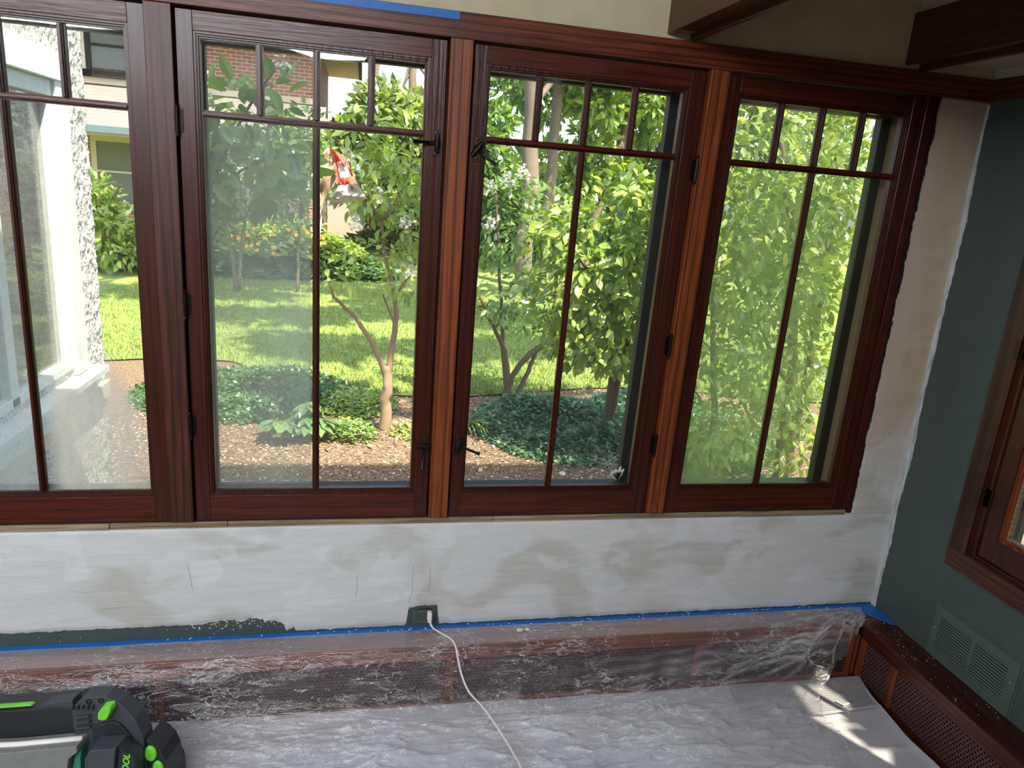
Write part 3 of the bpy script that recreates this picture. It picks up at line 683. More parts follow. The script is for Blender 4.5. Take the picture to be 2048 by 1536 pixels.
# ------------------------------------------------------------------ plastic dust sheet
def plastic():
    nu, nv = 620, 330
    # cross-section of the sheet from tape to floor
    prof = [(0, -.022, .2945), (.10, -.118, .2965), (.16, -.150, .262), (.24, -.180, .170), (.33, -.245, .118), (.45, -.36, .108), (.62, -.56, .104), (.80, -.85, .100), (1.0, -1.25, .098)]
    T = [p[0] for p in prof]; v = np.linspace(0, 1, nv); y = np.interp(v, T, [p[1] for p in prof]); z = np.interp(v, T, [p[2] for p in prof])
    k = np.hanning(19); k /= k.sum()
    pad = lambda a: np.convolve(np.pad(a, 9, mode='edge'), k, 'valid')
    y, z = pad(y), pad(z)
    u = np.linspace(0, 1, nu)
    # free right edge: from the tape corner it is pulled away along the floor
    ed = [(0, -.060), (.10, -.115), (.16, -.19), (.24, -.29), (.33, -.38), (.45, -.41), (.55, -.40), (.62, -.42), (.8, -.50), (1, -.58)]
    xr = np.interp(v, [e[0] for e in ed], [e[1] for e in ed]); xr = pad(xr)
    xl = np.interp(v, [0, .3, .45, 1], [-4.0, -3.4, -3.1, -3.0])
    P = np.zeros((nu, nv, 3)); uu = u[:, None]
    # gather: all folds fan out from the taped corner on the right
    P[:, :, 0] = xl[None] + (xr - xl)[None] * (uu ** .92)
    P[:, :, 1] = y[None]; P[:, :, 2] = z[None]
    X, Y = P[:, :, 0].copy(), P[:, :, 1].copy(); V = np.broadcast_to(v[None], X.shape)
    fl = np.clip((V - .26) / .12, 0, 1)          # lies on the floor
    fr = np.clip((V - .10) / .06, 0, 1) * (1 - fl)   # hangs in front of the cover
    b1 = vnoise((nu, nv), (9, 4), 21, 3); b2 = vnoise((nu, nv), (15, 16), 22, 4, .5); b3 = vnoise((nu, nv), (44, 46), 23, 3, .5)
    rid = 1 - np.abs(vnoise((nu, nv), (10, 14), 24, 4, .5)) * 3.2; rid = np.clip(rid, 0, 1) ** 2
    rid2 = np.clip(1 - np.abs(vnoise((nu, nv), (22, 34), 25, 3, .5)) * 3.0, 0, 1) ** 2
    P[:, :, 2] += fl * (.020 * np.clip(b1 + .25, 0, 1) + .009 * b2 + .0025 * b3 + .014 * rid + .005 * rid2 + .006)
    P[:, :, 1] += -fr * (.026 * np.clip(b1 + .3, 0, 1) + .006 * b2 + .006 * rid)
    P[:, :, 2] += (1 - fl - fr) * (.0015 * b2 + .002 * rid)
    # radial pleats towards the right corner
    dx, dy = X + .06, Y + .03; ang = np.arctan2(-dy, -dx); rr = np.hypot(dx, dy)
    pl = np.sin(ang * 46 + 2.5 * b2) * np.exp(-(rr / .55) ** 2) * np.clip((V - .02) / .08, 0, 1)
    P[:, :, 2] += .007 * pl * np.clip(rr / .12, 0, 1); P[:, :, 1] += .008 * pl * fr
    # taut tent from the ledge corner down to the floor near the free edge
    tent = np.exp(-((X + .33) / .22) ** 2) * np.exp(-((V - .27) / .12) ** 2)
    P[:, :, 1] -= .05 * tent; P[:, :, 2] += .035 * tent
    # rope-like bundle of folds running from the taped corner to the left along the foot of the cover
    q = np.clip((-X - .06) / 1.45, 0, 1); vc = .05 + .27 * q ** .6; fan = np.zeros_like(X)
    for o_, a_, w__ in ((-.085, .5, .004), (-.055, .8, .005), (-.030, 1., .006), (-.010, .7, .004), (.012, 1., .006), (.034, .6, .004), (.062, .8, .005), (.10, .5, .004)):
        wob = .010 * np.interp(X, np.linspace(-2, 0, 30), np.random.default_rng(int(1000 + o_ * 1000)).uniform(-1, 1, 30))
        ln = np.exp(-((V - vc - o_ * (.25 + 1.1 * q) - wob) / (w__ * (.8 + q))) ** 2) * a_ * np.clip(1.15 - q, 0, 1) * np.clip((-X - .06) / .05, 0, 1)
        fan += ln * np.clip(.55 + .9 * vnoise((nu, nv), (60, 10), 77, 2), .1, 1.2)
    fan2 = np.clip(np.sin(ang * 38 + 2 * b2), .86, 1) - .86; fan += 5 * fan2 * np.exp(-(rr / .42) ** 2) * np.clip((rr - .05) / .05, 0, 1)
    P[:, :, 2] += .006 * fan; P[:, :, 1] -= .008 * fan * (1 - fl)
    P[:, :, 2] = np.maximum(P[:, :, 2], FL + .034)
    P[:, :, 1] = np.where(P[:, :, 2] < .285, np.minimum(P[:, :, 1], -.126), P[:, :, 1])
    onl = (Y > -.118) ; P[:, :, 2] = np.where(onl, np.maximum(P[:, :, 2], .2935), P[:, :, 2])
    hz = .045 + .30 * fl * np.clip(.8 + .6 * b1, 0, 1.2) + .15 * (1 - fl - fr) * (V < .1) + .04 * np.clip(b2, 0, 1) + .42 * np.clip(fan, 0, 1.2)  # fan term whitens the fold lines, painting their highlights into the haze
    hz += .14 * fl * np.clip((-X - .42) / .12, 0, 1)
    o = grid_obj('plastic_sheet', P, 'plastic_film', attr={'haze': hz})
    tag(o, 'clear crumpled plastic dust sheet taped to the ledge and spread over the floor', 'plastic sheet')
plastic()
ps = MB()
for (x, y, s_) in ((-1.372, -.062, .013), (-1.348, -.060, .010)):
    pts = [(s_ * (1.1 * math.cos(a)) * random.uniform(.7, 1.1), s_ * .8 * math.sin(a) * random.uniform(.7, 1.1)) for a in np.linspace(0, 2 * PI, 9)[:-1]]
    ps.prism(pts, lambda u, v: (x + u, y + v, .2985), lambda u, v: (x + u * .8, y + v * .8, .3015))
tag(ps.build('plaster_scrap', 'chip_white'), 'small white scrap of plaster lying on the plastic over the ledge', 'plaster scrap')

# ------------------------------------------------------------------ power tool lying on the plastic, bottom left of the photograph
def tool():
    O = Vector((-2.411, -.710, .468)); O = Vector(cam.location) + (O - Vector(cam.location)) * (1.75 / 1.5)
    rx = Vector((.9776, -.1964, .0757)); u0 = Vector((-.0197, .2727, .9619)); b0 = Vector((-.2095, -.9419, .2627))
    k_ = 1.75 / 1.5; a_ = math.radians(-9); up = (u0 * math.cos(a_) - b0 * math.sin(a_)); fy = rx.cross(up)   # right, up, towards the room
    r = empty('power_sander', O, 'black and green power sander with grey hose lying on the plastic sheet', 'power tool')
    def T(u, v, d=0.): return O + rx * u * k_ + up * v * k_ / math.cos(a_) + fy * (d - .04) * k_
    def pr(name, poly, d0, d1, mat, par=r, taper=1.):
        cx = sum(p[0] for p in poly) / len(poly); cz = sum(p[1] for p in poly) / len(poly)
        o = MB().prism(poly, lambda a, b: T(a, b, d0), lambda a, b: T(cx + (a - cx) * taper, cz + (b - cz) * taper, d1))
        me = o.build(name, mat, par, fix=True)
        bv = me.modifiers.new('bevel', 'BEVEL'); bv.width = .0025; bv.segments = 2; bv.limit_method = 'ANGLE'
        return me
    # rear housing: arch shaped shell
    pr('housing', [(-.06, -.02), (-.06, .135), (-.035, .160), (.012, .160), (.040, .146), (.068, .112), (.082, .070), (.084, .0), (.084, -.02)], -.006, .035, 'tool_grey')
    pr('housing_face', [(-.018, .062), (-.018, .100), (.026, .110), (.040, .104), (.060, .078), (.066, .050), (.058, .042), (.030, .062)], .036, .042, 'tool_black')
    # carrying handle running out of the frame
    pr('handle', [(-.42, .060), (-.42, .108), (-.20, .126), (-.085, .136), (-.0605, .134), (-.0605, .078), (-.20, .066)], -.03, .030, 'tool_black')
    pr('handle_cover', [(-.136, .128), (-.120, .140), (-.0610, .150), (-.0610, .128)], -.004, .028, 'tool_grey')
    pr('trim_strip', [(-.42, .112), (-.42, .116), (-.152, .137), (-.148, .1335)], .012, .026, 'tool_green')
    for k in range(5): pr('cooling_rib', [(-.058 + k * .010, .134), (-.053 + k * .010, .134), (-.051 + k * .010, .144), (-.055 + k * .010, .144)], .036, .041, 'tool_black')
    for (a, b_) in ((-.022, .150), (.003, .153)):
        MB().lathe([(.0065, 0), (.0065, .002), (.004, .002), (.004, -.004), (0, -.004)], T(a, b_, .0353), fy, 14).build('bolt_hole', 'black_gap', r)
    pr('latch_lever', [(.001, .122), (.004, .139), (.016, .152), (.034, .154), (.035, .143), (.024, .121), (.012, .117)], .036, .056, 'tool_green', taper=.82)
    for k in range(3): pr('vent_fin', [(-.052, .094 + k * .012), (-.020, .098 + k * .012), (-.020, .1005 + k * .012), (-.052, .0965 + k * .012)], .036, .046, 'tool_grey')
    pr('base', [(-.42, -.20), (-.42, -.021), (.085, -.021), (.100, -.06), (.10, -.20)], -.10, .05, 'tool_black')
    # front box with lettering
    bx = pr('motor_box', [(-.016, -.03), (-.008, .060), (.004, .080), (.056, .083), (.050, .05), (.040, -.03)], .043, .090, 'tool_grey')
    sd = pr('motor_box_side', [(.0405, -.03), (.0505, .05), (.0565, .083), (.068, .068), (.086, .056), (.084, -.03)], .043, .080, 'tool_black')
    cu = bpy.data.curves.new('lettering', 'FONT'); cu.body = 'TOOL'; cu.size = .0185 * k_; cu.extrude = .0004; cu.shear = .25; cu.align_x = 'LEFT'
    cu.space_character = 1.02; cu.offset = .0006
    me0 = bpy.data.objects.new('tmp', cu); COL.objects.link(me0); bpy.context.view_layer.update()
    me = bpy.data.meshes.new_from_object(me0.evaluated_get(bpy.context.evaluated_depsgraph_get())); bpy.data.objects.remove(me0)
    me.name = 'lettering'; me.materials.clear(); me.materials.append(M['tool_green'])
    to = bpy.data.objects.new('lettering', me); COL.objects.link(to); to.parent = sd
    ex = (rx * .16 + up * 1).normalized(); ez = fy; ey = ez.cross(ex).normalized()
    p = T(.0705, .014, .0808) - O; to.matrix_local = Matrix(((ex.x, ey.x, ez.x, p.x), (ex.y, ey.y, ez.y, p.y), (ex.z, ey.z, ez.z, p.z), (0, 0, 0, 1)))
    # sanding pad edge
    pr('pad_ring', [(-.055, -.03), (-.054, .020), (-.048, .046), (-.038, .060), (-.031, .062), (-.036, .040), (-.041, -.03)], .02, .06, 'tool_teal')
    # big grey hood
    hood = [(-.42 + .0, -.03), (-.42, .030), (-.34, .046), (-.25, .060), (-.17, .064), (-.032, .078), (-.031, .064), (-.050, .050), (-.0575, .02), (-.058, -.03)]
    pr('hood', hood, .025, .075, 'hose_grey')
    MB().tube([T(-.42, .030, .05), T(-.34, .046, .05), T(-.25, .060, .05), T(-.17, .064, .05), T(-.034, .077, .05)], .008, 10).build('hood_rim', 'white_plastic', r, smooth=True)
    # control dial plate on the right
    pr('control_plate', [(.0845, -.03), (.0845, .062), (.100, .052), (.114, .036), (.123, .012), (.126, -.03)], -.04, .030, 'tool_black')
    for (cy_, cz_, rr) in ((.094, .032, .019), (.107, .000, .017)):
        pr('button', [(cy_ + rr * .72 * math.cos(a), cz_ + rr * math.sin(a)) for a in np.linspace(0, 2 * PI, 15)[:-1]], .031, .037, 'tool_green', taper=.8)
tool()

# ================================================================== OUTSIDE
# ground
st(box('ground', 'mulch', None, -30, 30, .17, 60, GZ - .3, GZ))
lawn_y = lambda x: 5.45 + .25 * math.sin(x * 1.3) + (.9 if x < -2.6 else 0) * min(1, (-2.6 - x) / .8)
n_ = 60; P = np.zeros((n_, 12, 3)); 
for i, x in enumerate(np.linspace(-14, 16, n_)):
    P[i, :, 0] = x; P[i, :, 1] = np.linspace(lawn_y(x), 26, 12); P[i, :, 2] = GZ + .02
st(grid_obj('lawn', P, 'lawn'))
def tris(name, C3, size, hgt, mat, label, cat, lean=.5):
    """many small upright blades or flat chips, one object"""
    N = len(C3); a = rng.uniform(0, 2 * PI, N); w_ = np.stack([np.cos(a), np.sin(a), np.zeros(N)], 1) * size[:, None]
    b_ = rng.uniform(0, 2 * PI, N); tip = np.stack([np.cos(b_) * lean, np.sin(b_) * lean, np.ones(N)], 1) * hgt[:, None]
    V = np.stack([C3 - w_, C3 + w_, C3 + tip], 1).reshape(-1, 3)
    me = bpy.data.meshes.new(name); F = np.arange(3 * N).reshape(N, 3); me.from_pydata(V.tolist(), [], F.tolist()); me.materials.append(M[mat])
    at = me.attributes.new('rnd', 'FLOAT', 'POINT'); at.data.foreach_set('value', np.repeat(rng.random(N), 3).astype(np.float32))
    o = bpy.data.objects.new(name, me); COL.objects.link(o); return tag(o, label, cat, kind='stuff')
N = 70000; x = rng.uniform(-6, 4.5, N); y = 5.3 + rng.random(N) ** 1.5 * 8; ok = y > np.array([lawn_y(v) for v in x]) - .05 * rng.random(N)
C3 = np.stack([x, y, np.full(N, GZ + .015)], 1)[ok]
tris('grass', C3, rng.uniform(.004, .009, len(C3)), rng.uniform(.03, .07, len(C3)), 'grass_blade', 'short mown lawn grass beyond the mulch bed, dappled by sun', 'grass')
N = 26000; x = rng.uniform(-4, 2.6, N); y = rng.uniform(2.2, 6.0, N); C3 = np.stack([x, y, np.full(N, GZ + .004)], 1)
def chips():
    N = len(C3); a = rng.uniform(0, 2 * PI, N); L = rng.uniform(.006, .022, N)[:, None]; W_ = rng.uniform(.003, .009, N)[:, None]
    d = np.stack([np.cos(a), np.sin(a), rng.uniform(-.3, .3, N)], 1); e = np.stack([-np.sin(a), np.cos(a), rng.uniform(-.3, .3, N)], 1); h = np.array([0, 0, .006])
    V = np.stack([C3 - d * L, C3 + e * W_ + h, C3 + d * L + h * .5, C3 - e * W_], 1).reshape(-1, 3)
    me = bpy.data.meshes.new('wood_chips'); me.from_pydata(V.tolist(), [], np.arange(4 * N).reshape(N, 4).tolist()); me.materials.append(M['chips'])
    at = me.attributes.new('rnd', 'FLOAT', 'POINT'); at.data.foreach_set('value', np.repeat(rng.random(N), 4).astype(np.float32))
    o = bpy.data.objects.new('wood_chips', me); COL.objects.link(o); tag(o, 'brown wood chip mulch covering the ground outside the windows', 'mulch', kind='stuff')
chips()

# ---- leaves
def leaf_mesh(name, mat, w_=.42, fold=.05):
    me = bpy.data.meshes.new(name)
    v = [(0, 0, 0)]; 
    for t_, h in ((.22, .72), (.45, 1.), (.72, .72)):
        v += [(t_, -w_ / 2 * h, fold * h - .10 * t_ * t_), (t_, 0, -.10 * t_ * t_), (t_, w_ / 2 * h, fold * h - .10 * t_ * t_)]
    v += [(1, 0, -.14)]
    f = [(0, 1, 2), (0, 2, 3), (1, 4, 5, 2), (2, 5, 6, 3), (4, 7, 8, 5), (5, 8, 9, 6), (7, 10, 8), (8, 10, 9)]
    me.from_pydata(v, [], f); me.materials.append(M[mat]); return me
def rotm(d, roll):
    d = d.normalized(); up = Vector((0, 0, 1)); s_ = up.cross(d)
    if s_.length < .05: s_ = Vector((1, 0, 0))
    s_.normalize(); n_ = d.cross(s_); m_ = Matrix((d, s_, n_)).transposed(); return m_ @ Matrix.Rotation(roll, 3, 'X')
def leaves_mesh(name, C, D, S, mat, parent=None, w_=.42, roll=.8):
    N = len(C); D = D / np.linalg.norm(D, axis=1)[:, None]
    s = np.cross(np.array([0, 0, 1.]), D); s /= np.maximum(np.linalg.norm(s, axis=1), 1e-3)[:, None]; n_ = np.cross(D, s)
    r = rng.normal(0, roll, N); c_, s_ = np.cos(r)[:, None], np.sin(r)[:, None]; s, n_ = s * c_ + n_ * s_, n_ * c_ - s * s_
    S = S[:, None]; L = [(0, 0, 0), (.33, -w_ / 2, .03), (.33, w_ / 2, .03), (.68, -w_ * .38, -.02), (.68, w_ * .38, -.02), (1, 0, -.12)]
    V = np.stack([C + (D * a + s * b + n_ * c) * S for a, b, c in L], 1).reshape(-1, 3)
    k = np.arange(N)[:, None] * 6
    me = bpy.data.meshes.new(name)
    F = np.concatenate([k + [0, 1, 2], k + [3, 5, 4]], 0).tolist() + (k + [1, 3, 4, 2]).tolist()
    me.from_pydata(V.tolist(), [], F); me.materials.append(M[mat])
    at = me.attributes.new('rnd', 'FLOAT', 'POINT'); at.data.foreach_set('value', np.repeat(rng.random(N), 6).astype(np.float32))
    o = bpy.data.objects.new(name, me); COL.objects.link(o)
    if parent is not None: o.parent = parent; o.location = -parent.location
    return o
def cloud(blobs, N, droop=-.25, shell=.55):
    w_ = np.array([b[3] * b[4] * b[5] for b in blobs]) ** .8; w_ /= w_.sum(); ids = rng.choice(len(blobs), N, p=w_)
    B_ = np.array([b[:6] for b in blobs])[ids]; d = rng.normal(0, 1, (N, 3)); d /= np.linalg.norm(d, axis=1)[:, None]
    r = shell + (1 - shell) * rng.random(N) ** .6; C = B_[:, :3] + d * r[:, None] * B_[:, 3:6]
    D = d * .8 + rng.normal(0, .5, (N, 3)); D[:, 2] += droop; return C, D
def sub_blobs(blobs, k, f=.42, seed=0):
    r = np.random.default_rng(seed); out = []
    for b in blobs:
        for _ in range(k):
            d = r.normal(0, 1, 3); d /= np.linalg.norm(d); q = r.uniform(.35, .85)
            out.append((b[0] + d[0] * b[3] * q, b[1] + d[1] * b[4] * q, b[2] + d[2] * b[5] * q, b[3] * f, b[4] * f, b[5] * f))
    return out
CAM = np.array(cam.location)
def plant_leaves(root, C, D, S, key, n_parts=260, w_=.42):
    """the leaves nearest the window are parts, the rest one stuff part"""
    if n_parts:
        d = np.linalg.norm(C - CAM, axis=1) - rng.random(len(C)) * .35; order = np.argsort(d); big = order[:n_parts]; rest = order[n_parts:]
        me = leaf_mesh('leaf', 'leafo_' + key, w_)
        for i in big:
            o = bpy.data.objects.new('leaf', me); COL.objects.link(o); o.parent = root
            m3 = rotm(Vector(D[i]), random.gauss(0, .7)) * float(S[i]); o.matrix_local = Matrix.Translation(Vector(C[i]) - root.location) @ m3.to_4x4()
    else: rest = np.arange(len(C))
    if len(rest): leaves_mesh('foliage', C[rest], D[rest], S[rest], 'leaf_' + key, root, w_)['kind'] = 'stuff'
def branches(root, segs, mat='bark', name='branch'):
    for s_ in segs:
        pts, r0, r1 = s_; pc_ = crom(pts, 5); n_ = len(pc_)
        MB().tube([p + Vector((random.gauss(0, r0 * .18), random.gauss(0, r0 * .18), 0)) for p in pc_], [r0 + (r1 - r0) * i / (n_ - 1) for i in range(n_)], 8).build(name, mat, root, smooth=True)
def panicle(root, c, r, mat='petal_white'):
    """cone of small flowers"""
    N = 46; b = MB()
    for k in range(N):
        t_ = random.random(); a = random.random() * 2 * PI; rr = r * (1 - t_ * .7) * random.uniform(.5, 1); s_ = r * .22
        p = Vector((c[0] + rr * math.cos(a), c[1] + rr * math.sin(a), c[2] + t_ * r * 1.6)); q = Vector((random.gauss(0, 1), random.gauss(0, 1), random.gauss(.6, 1))).normalized()
        e = q.orthogonal().normalized() * s_; g = q.cross(e).normalized() * s_
        b.add([p - e, p - g, p + e, p + g], [(0, 1, 2, 3)])
    b.build('flower_head', mat, root)

# ---- small hydrangea tree behind the second window
t1 = empty('hydrangea_tree', (-1.6617, 4.2, GZ), 'small hydrangea tree with forked tan trunk and white flowers beyond the second window', 'tree')
branches(t1, [([(-1.672, 4.2, GZ - .02), (-1.655, 4.2, -.2), (-1.6575, 4.2, .10)], .058, .040)], 'bark_tan', 'trunk')
branches(t1, [([(-1.655, 4.2, -.02), (-1.80, 4.18, .30), (-1.95, 4.2, .52), (-2.1367, 4.15, .70)], .026, .014), ([(-1.655, 4.2, -.02), (-1.60, 4.22, .42), (-1.61, 4.25, .70), (-1.70, 4.3, 1.05), (-1.75, 4.2, 1.40)], .030, .012),
              ([(-1.605, 4.22, .46), (-1.66, 4.2, .60), (-1.72, 4.15, .74)], .013, .007), ([(-1.61, 4.25, .7), (-1.45, 4.2, 1.0), (-1.32, 4.2, 1.35)], .014, .007),
              ([(-1.74, 4.2, 1.35), (-1.95, 4.1, 1.65), (-2.08, 4.05, 1.95)], .012, .005), ([(-1.74, 4.2, 1.35), (-1.55, 4.2, 1.7), (-1.5, 4.2, 2.1)], .011, .005), ([(-2.13, 4.15, .7), (-2.2, 4.1, 1.0)], .01, .005)], 'bark_tan')
bl = [(-1.78, 4.15, 1.06, .34, .3, .16), (-1.50, 4.15, .92, .24, .3, .22), (-2.10, 4.1, .92, .20, .2, .14), (-1.75, 4.2, 1.62, .42, .4, .30), (-1.50, 4.2, 1.85, .40, .4, .35), (-1.95, 4.1, 1.9, .38, .35, .28), (-1.45, 4.1, 1.35, .2, .25, .22)]
C_, D_ = cloud(bl, 1100); plant_leaves(t1, C_, D_, rng.uniform(.07, .125, len(C_)), 'bright', 280)
for c in [(-1.95, 3.95, 1.28), (-1.55, 3.95, 1.32), (-1.40, 3.95, 1.52), (-2.2, 3.9, 1.55), (-1.78, 3.9, 1.50), (-2.02, 3.9, 1.78), (-1.5, 3.95, .9)]: panicle(t1, c, .075)
# ---- hydrangea arching close to the second window
h1 = empty('hydrangea_shrub', (-2.95, 1.9, GZ), 'close hydrangea shrub with long green leaves and cream panicles, upper part of second window', 'shrub')
branches(h1, [([(-2.95, 1.9, GZ), (-2.88, 1.8, .6), (-2.70, 1.7, 1.4), (-2.55, 1.6, 1.9)], .014, .006), ([(-2.93, 1.9, GZ), (-2.8, 1.8, .9), (-2.56, 1.65, 1.7), (-2.30, 1.5, 2.12)], .013, .005), ([(-2.97, 1.9, GZ), (-2.9, 2.0, .7), (-2.72, 1.9, 1.2), (-2.5, 1.8, 1.55)], .012, .005), ([(-2.7, 1.7, 1.5), (-2.4, 1.6, 1.72), (-2.15, 1.6, 1.78)], .008, .004)])
bl = [(-2.50, 1.6, 1.95, .14, .2, .12), (-2.29, 1.5, 2.02, .08, .1, .14), (-2.50, 1.75, 1.62, .20, .25, .14), (-2.30, 1.6, 1.84, .12, .15, .08), (-2.72, 1.7, 1.5, .15, .2, .3), (-2.42, 1.9, 1.75, .3, .2, .12)]
bl += [(-2.62, 1.6, 1.75, .12, .2, .2), (-2.36, 1.7, 1.62, .16, .2, .12)]
C_, D_ = cloud(bl, 460, -.15); plant_leaves(h1, C_, D_, rng.uniform(.085, .13, len(C_)), 'mid', 290, .46)
for c in [(-2.60, 1.5, 2.03), (-2.27, 1.48, 2.13), (-2.58, 1.5, 1.93), (-2.44, 1.5, 1.56), (-2.60, 1.5, 1.52), (-2.46, 1.55, 1.47), (-2.26, 1.6, 1.50)]: panicle(h1, c, .045)
# ---- torn bag caught in the shrub
bg = empty('plastic_bag', (-2.11, 3.55, 1.5), 'torn red and white plastic bag caught in the shrub behind the second window', 'bag')
def sheet(name, pts, mat, par, dy=.02, n=10):
    p = np.array(pts, float); a, b_, c, d = p; U = np.linspace(0, 1, n)[:, None, None]; V = np.linspace(0, 1, n)[None, :, None]
    G = (a * (1 - U) + b_ * U) * (1 - V) + (d * (1 - U) + c * U) * V; G[:, :, 1] += vnoise((n, n), (3, 3), len(name), 3) * dy * 2
    o = grid_obj(name, G, mat, par); o.location = -par.location; return o
plain('bag_red', srgb(216, 92, 72), .4); plain('bag_white', srgb(228, 222, 212), .4); plain('bag_tan', srgb(176, 150, 124), .5)
sheet('tan_side', [(-2.15, 3.5, 1.80), (-2.215, 3.5, 1.62), (-2.20, 3.5, 1.46), (-2.10, 3.5, 1.66)], 'bag_tan', bg, .03)
sheet('red_panel', [(-2.14, 3.48, 1.82), (-2.085, 3.48, 1.62), (-1.985, 3.5, 1.64), (-2.06, 3.52, 1.78)], 'bag_red', bg, .04)
sheet('white_band', [(-2.095, 3.465, 1.745), (-2.075, 3.465, 1.66), (-2.02, 3.465, 1.675), (-2.05, 3.465, 1.75)], 'bag_white', bg, .01)
sheet('white_panel', [(-2.085, 3.5, 1.62), (-2.15, 3.5, 1.50), (-1.93, 3.55, 1.56), (-1.985, 3.5, 1.64)], 'bag_white', bg, .05)
sheet('white_tail', [(-2.20, 3.5, 1.64), (-2.22, 3.5, 1.44), (-2.185, 3.5, 1.33), (-2.165, 3.5, 1.50)], 'bag_white', bg, .03)
for ch in bg.children:
    for v in ch.data.vertices: v.co = Vector((-2.13, 3.5, 1.62)) + (v.co - Vector((-2.13, 3.5, 1.62))) * 1.28 + Vector((0, -.12, 0))
# ---- forked shrub behind window 3 left
s2 = empty('forked_shrub', (-.35, 5.2, GZ), 'loose shrub with several leaning stems beyond the third window', 'shrub')
branches(s2, [([(-.36, 5.2, GZ), (-.37, 5.2, -.05), (-.55, 5.2, .3), (-.72, 5.2, .62)], .035, .012), ([(-.35, 5.2, GZ), (-.30, 5.2, -.25), (-.15, 5.2, -.02), (.02, 5.2, .1)], .035, .03), ([(-.25, 5.2, GZ), (-.12, 5.25, -.2), (-.02, 5.3, .08)], .03, .02),
              ([(-.33, 5.25, GZ), (-.45, 5.3, .4), (-.5, 5.4, 1.1), (-.6, 5.4, 1.7)], .025, .01), ([(0, 5.2, .08), (.1, 5.2, .7), (0, 5.2, 1.3)], .02, .01)])
bl = [(-.55, 5.2, .72, .5, .4, .35), (-.2, 5.2, .45, .45, .4, .2), (-.6, 5.2, 1.45, .5, .4, .5), (0, 5.3, 1.2, .5, .4, .6)]
C_, D_ = cloud(bl, 1300); plant_leaves(s2, C_, D_, rng.uniform(.07, .11, len(C_)), 'mid', 180)
for c in [(-.75, 4.75, 1.62), (-.6, 4.7, 1.70), (-.72, 4.75, 1.30), (-.45, 4.75, 1.78)]: panicle(s2, c, .085)
# ---- big leafy shrub filling window 3
s3 = empty('viburnum_shrub', (.33, 3.9, GZ), 'large bright green shrub hanging low over the bed beyond the third window', 'shrub')
branches(s3, [([(.33, 3.9, GZ), (.32, 3.85, .2), (.2, 3.8, .9), (.05, 3.75, 1.7)], .045, .015), ([(.34, 3.9, GZ), (.42, 3.8, .5), (.62, 3.7, 1.2)], .035, .012), ([(.3, 3.85, .6), (-.1, 3.6, 1.1), (-.4, 3.5, 1.4)], .018, .008), ([(.25, 3.8, .8), (.3, 3.5, 1.3), (.35, 3.4, 1.7)], .018, .008)])
bl = [(.12, 3.6, .55, .60, .5, .30), (.35, 3.6, .95, .58, .5, .40), (-.18, 3.6, .85, .40, .4, .28), (.05, 3.6, 1.30, .62, .5, .35), (-.35, 3.6, 1.38, .30, .35, .26), (.48, 3.6, 1.45, .5, .5, .36), (.38, 3.7, .40, .40, .4, .22), (.22, 3.5, 1.72, .26, .3, .22)]
bl = bl + sub_blobs(bl, 3, .5, 4)
C_, D_ = cloud(bl, 3300, -.55, .45); plant_leaves(s3, C_, D_, rng.uniform(.075, .12, len(C_)), 'bright', 290, .55)
# ---- tall shrub filling window 4
s4 = empty('tall_shrub', (1.5, 2.9, GZ), 'tall yellow green shrub filling the view through the fourth window', 'shrub')
branches(s4, [([(1.5, 2.9, GZ), (1.45, 2.9, .5), (1.2, 2.8, 1.4), (.9, 2.7, 2.2)], .05, .02), ([(1.55, 2.9, GZ), (1.6, 2.9, .8), (1.5, 2.9, 2.2)], .045, .02), ([(.86, 2.9, GZ), (.84, 2.9, .1), (.72, 2.85, .6), (.6, 2.8, 1.3)], .035, .015), ([(1.4, 2.9, .4), (1.0, 2.8, .9), (.7, 2.7, 1.2)], .02, .01), ([(1.2, 2.8, 1.4), (1.3, 2.7, 1.9), (1.1, 2.7, 2.4)], .02, .01)])
bl = [(.95, 2.8, .1, .5, .5, .35), (.62, 2.8, .75, .36, .4, .4), (1.2, 2.8, .6, .55, .5, .4), (.9, 2.7, 1.2, .55, .5, .4), (1.35, 2.8, 1.3, .5, .5, .5), (.55, 2.7, 1.6, .45, .4, .4), (1.0, 2.7, 1.9, .6, .5, .5), (1.5, 2.8, 2.1, .5, .5, .6), (.5, 2.6, 2.15, .4, .4, .3), (1.5, 2.8, -.05, .4, .4, .35)]
bl = bl + sub_blobs(bl, 3, .5, 9)
C_, D_ = cloud(bl, 5600, -.3, .4); plant_leaves(s4, C_, D_, rng.uniform(.07, .115, len(C_)), 'bright', 290)
# ---- hellebore clump in the mulch
hb = empty('hellebore', (-2.40, 3.95, GZ), 'clump of large leathery dark green leaves in the mulch beyond the second window', 'plant')
me = leaf_mesh('leaf', 'leafo_hell', .46, .06)
for k in range(15):
    a = random.random() * 2 * PI; rr = random.uniform(.03, .24); c = Vector((-2.40 + rr * math.cos(a) * 1.15, 3.95 + rr * math.sin(a) * .9, GZ + random.uniform(.10, .34) * (1.1 - rr)))
    MB().tube([(-2.40 + .02 * math.cos(a), 3.95 + .02 * math.sin(a), GZ), tuple((c + Vector((-2.40, 3.95, GZ))) / 2 + Vector((0, 0, .04))), tuple(c)], .005, 6).build('stem', 'bark', hb)
    nf = random.choice([6, 7, 8]); a0 = random.random() * 6
    for j in range(nf):
        b_ = a0 + j * 2 * PI / nf; d = Vector((math.cos(b_) + .5 * math.cos(a), math.sin(b_) + .5 * math.sin(a), -.25))
        o = bpy.data.objects.new('leaf', me); COL.objects.link(o); o.parent = hb
        o.matrix_local = Matrix.Translation(c - hb.location) @ (rotm(d, random.gauss(0, .3)) * random.uniform(.12, .17)).to_4x4()
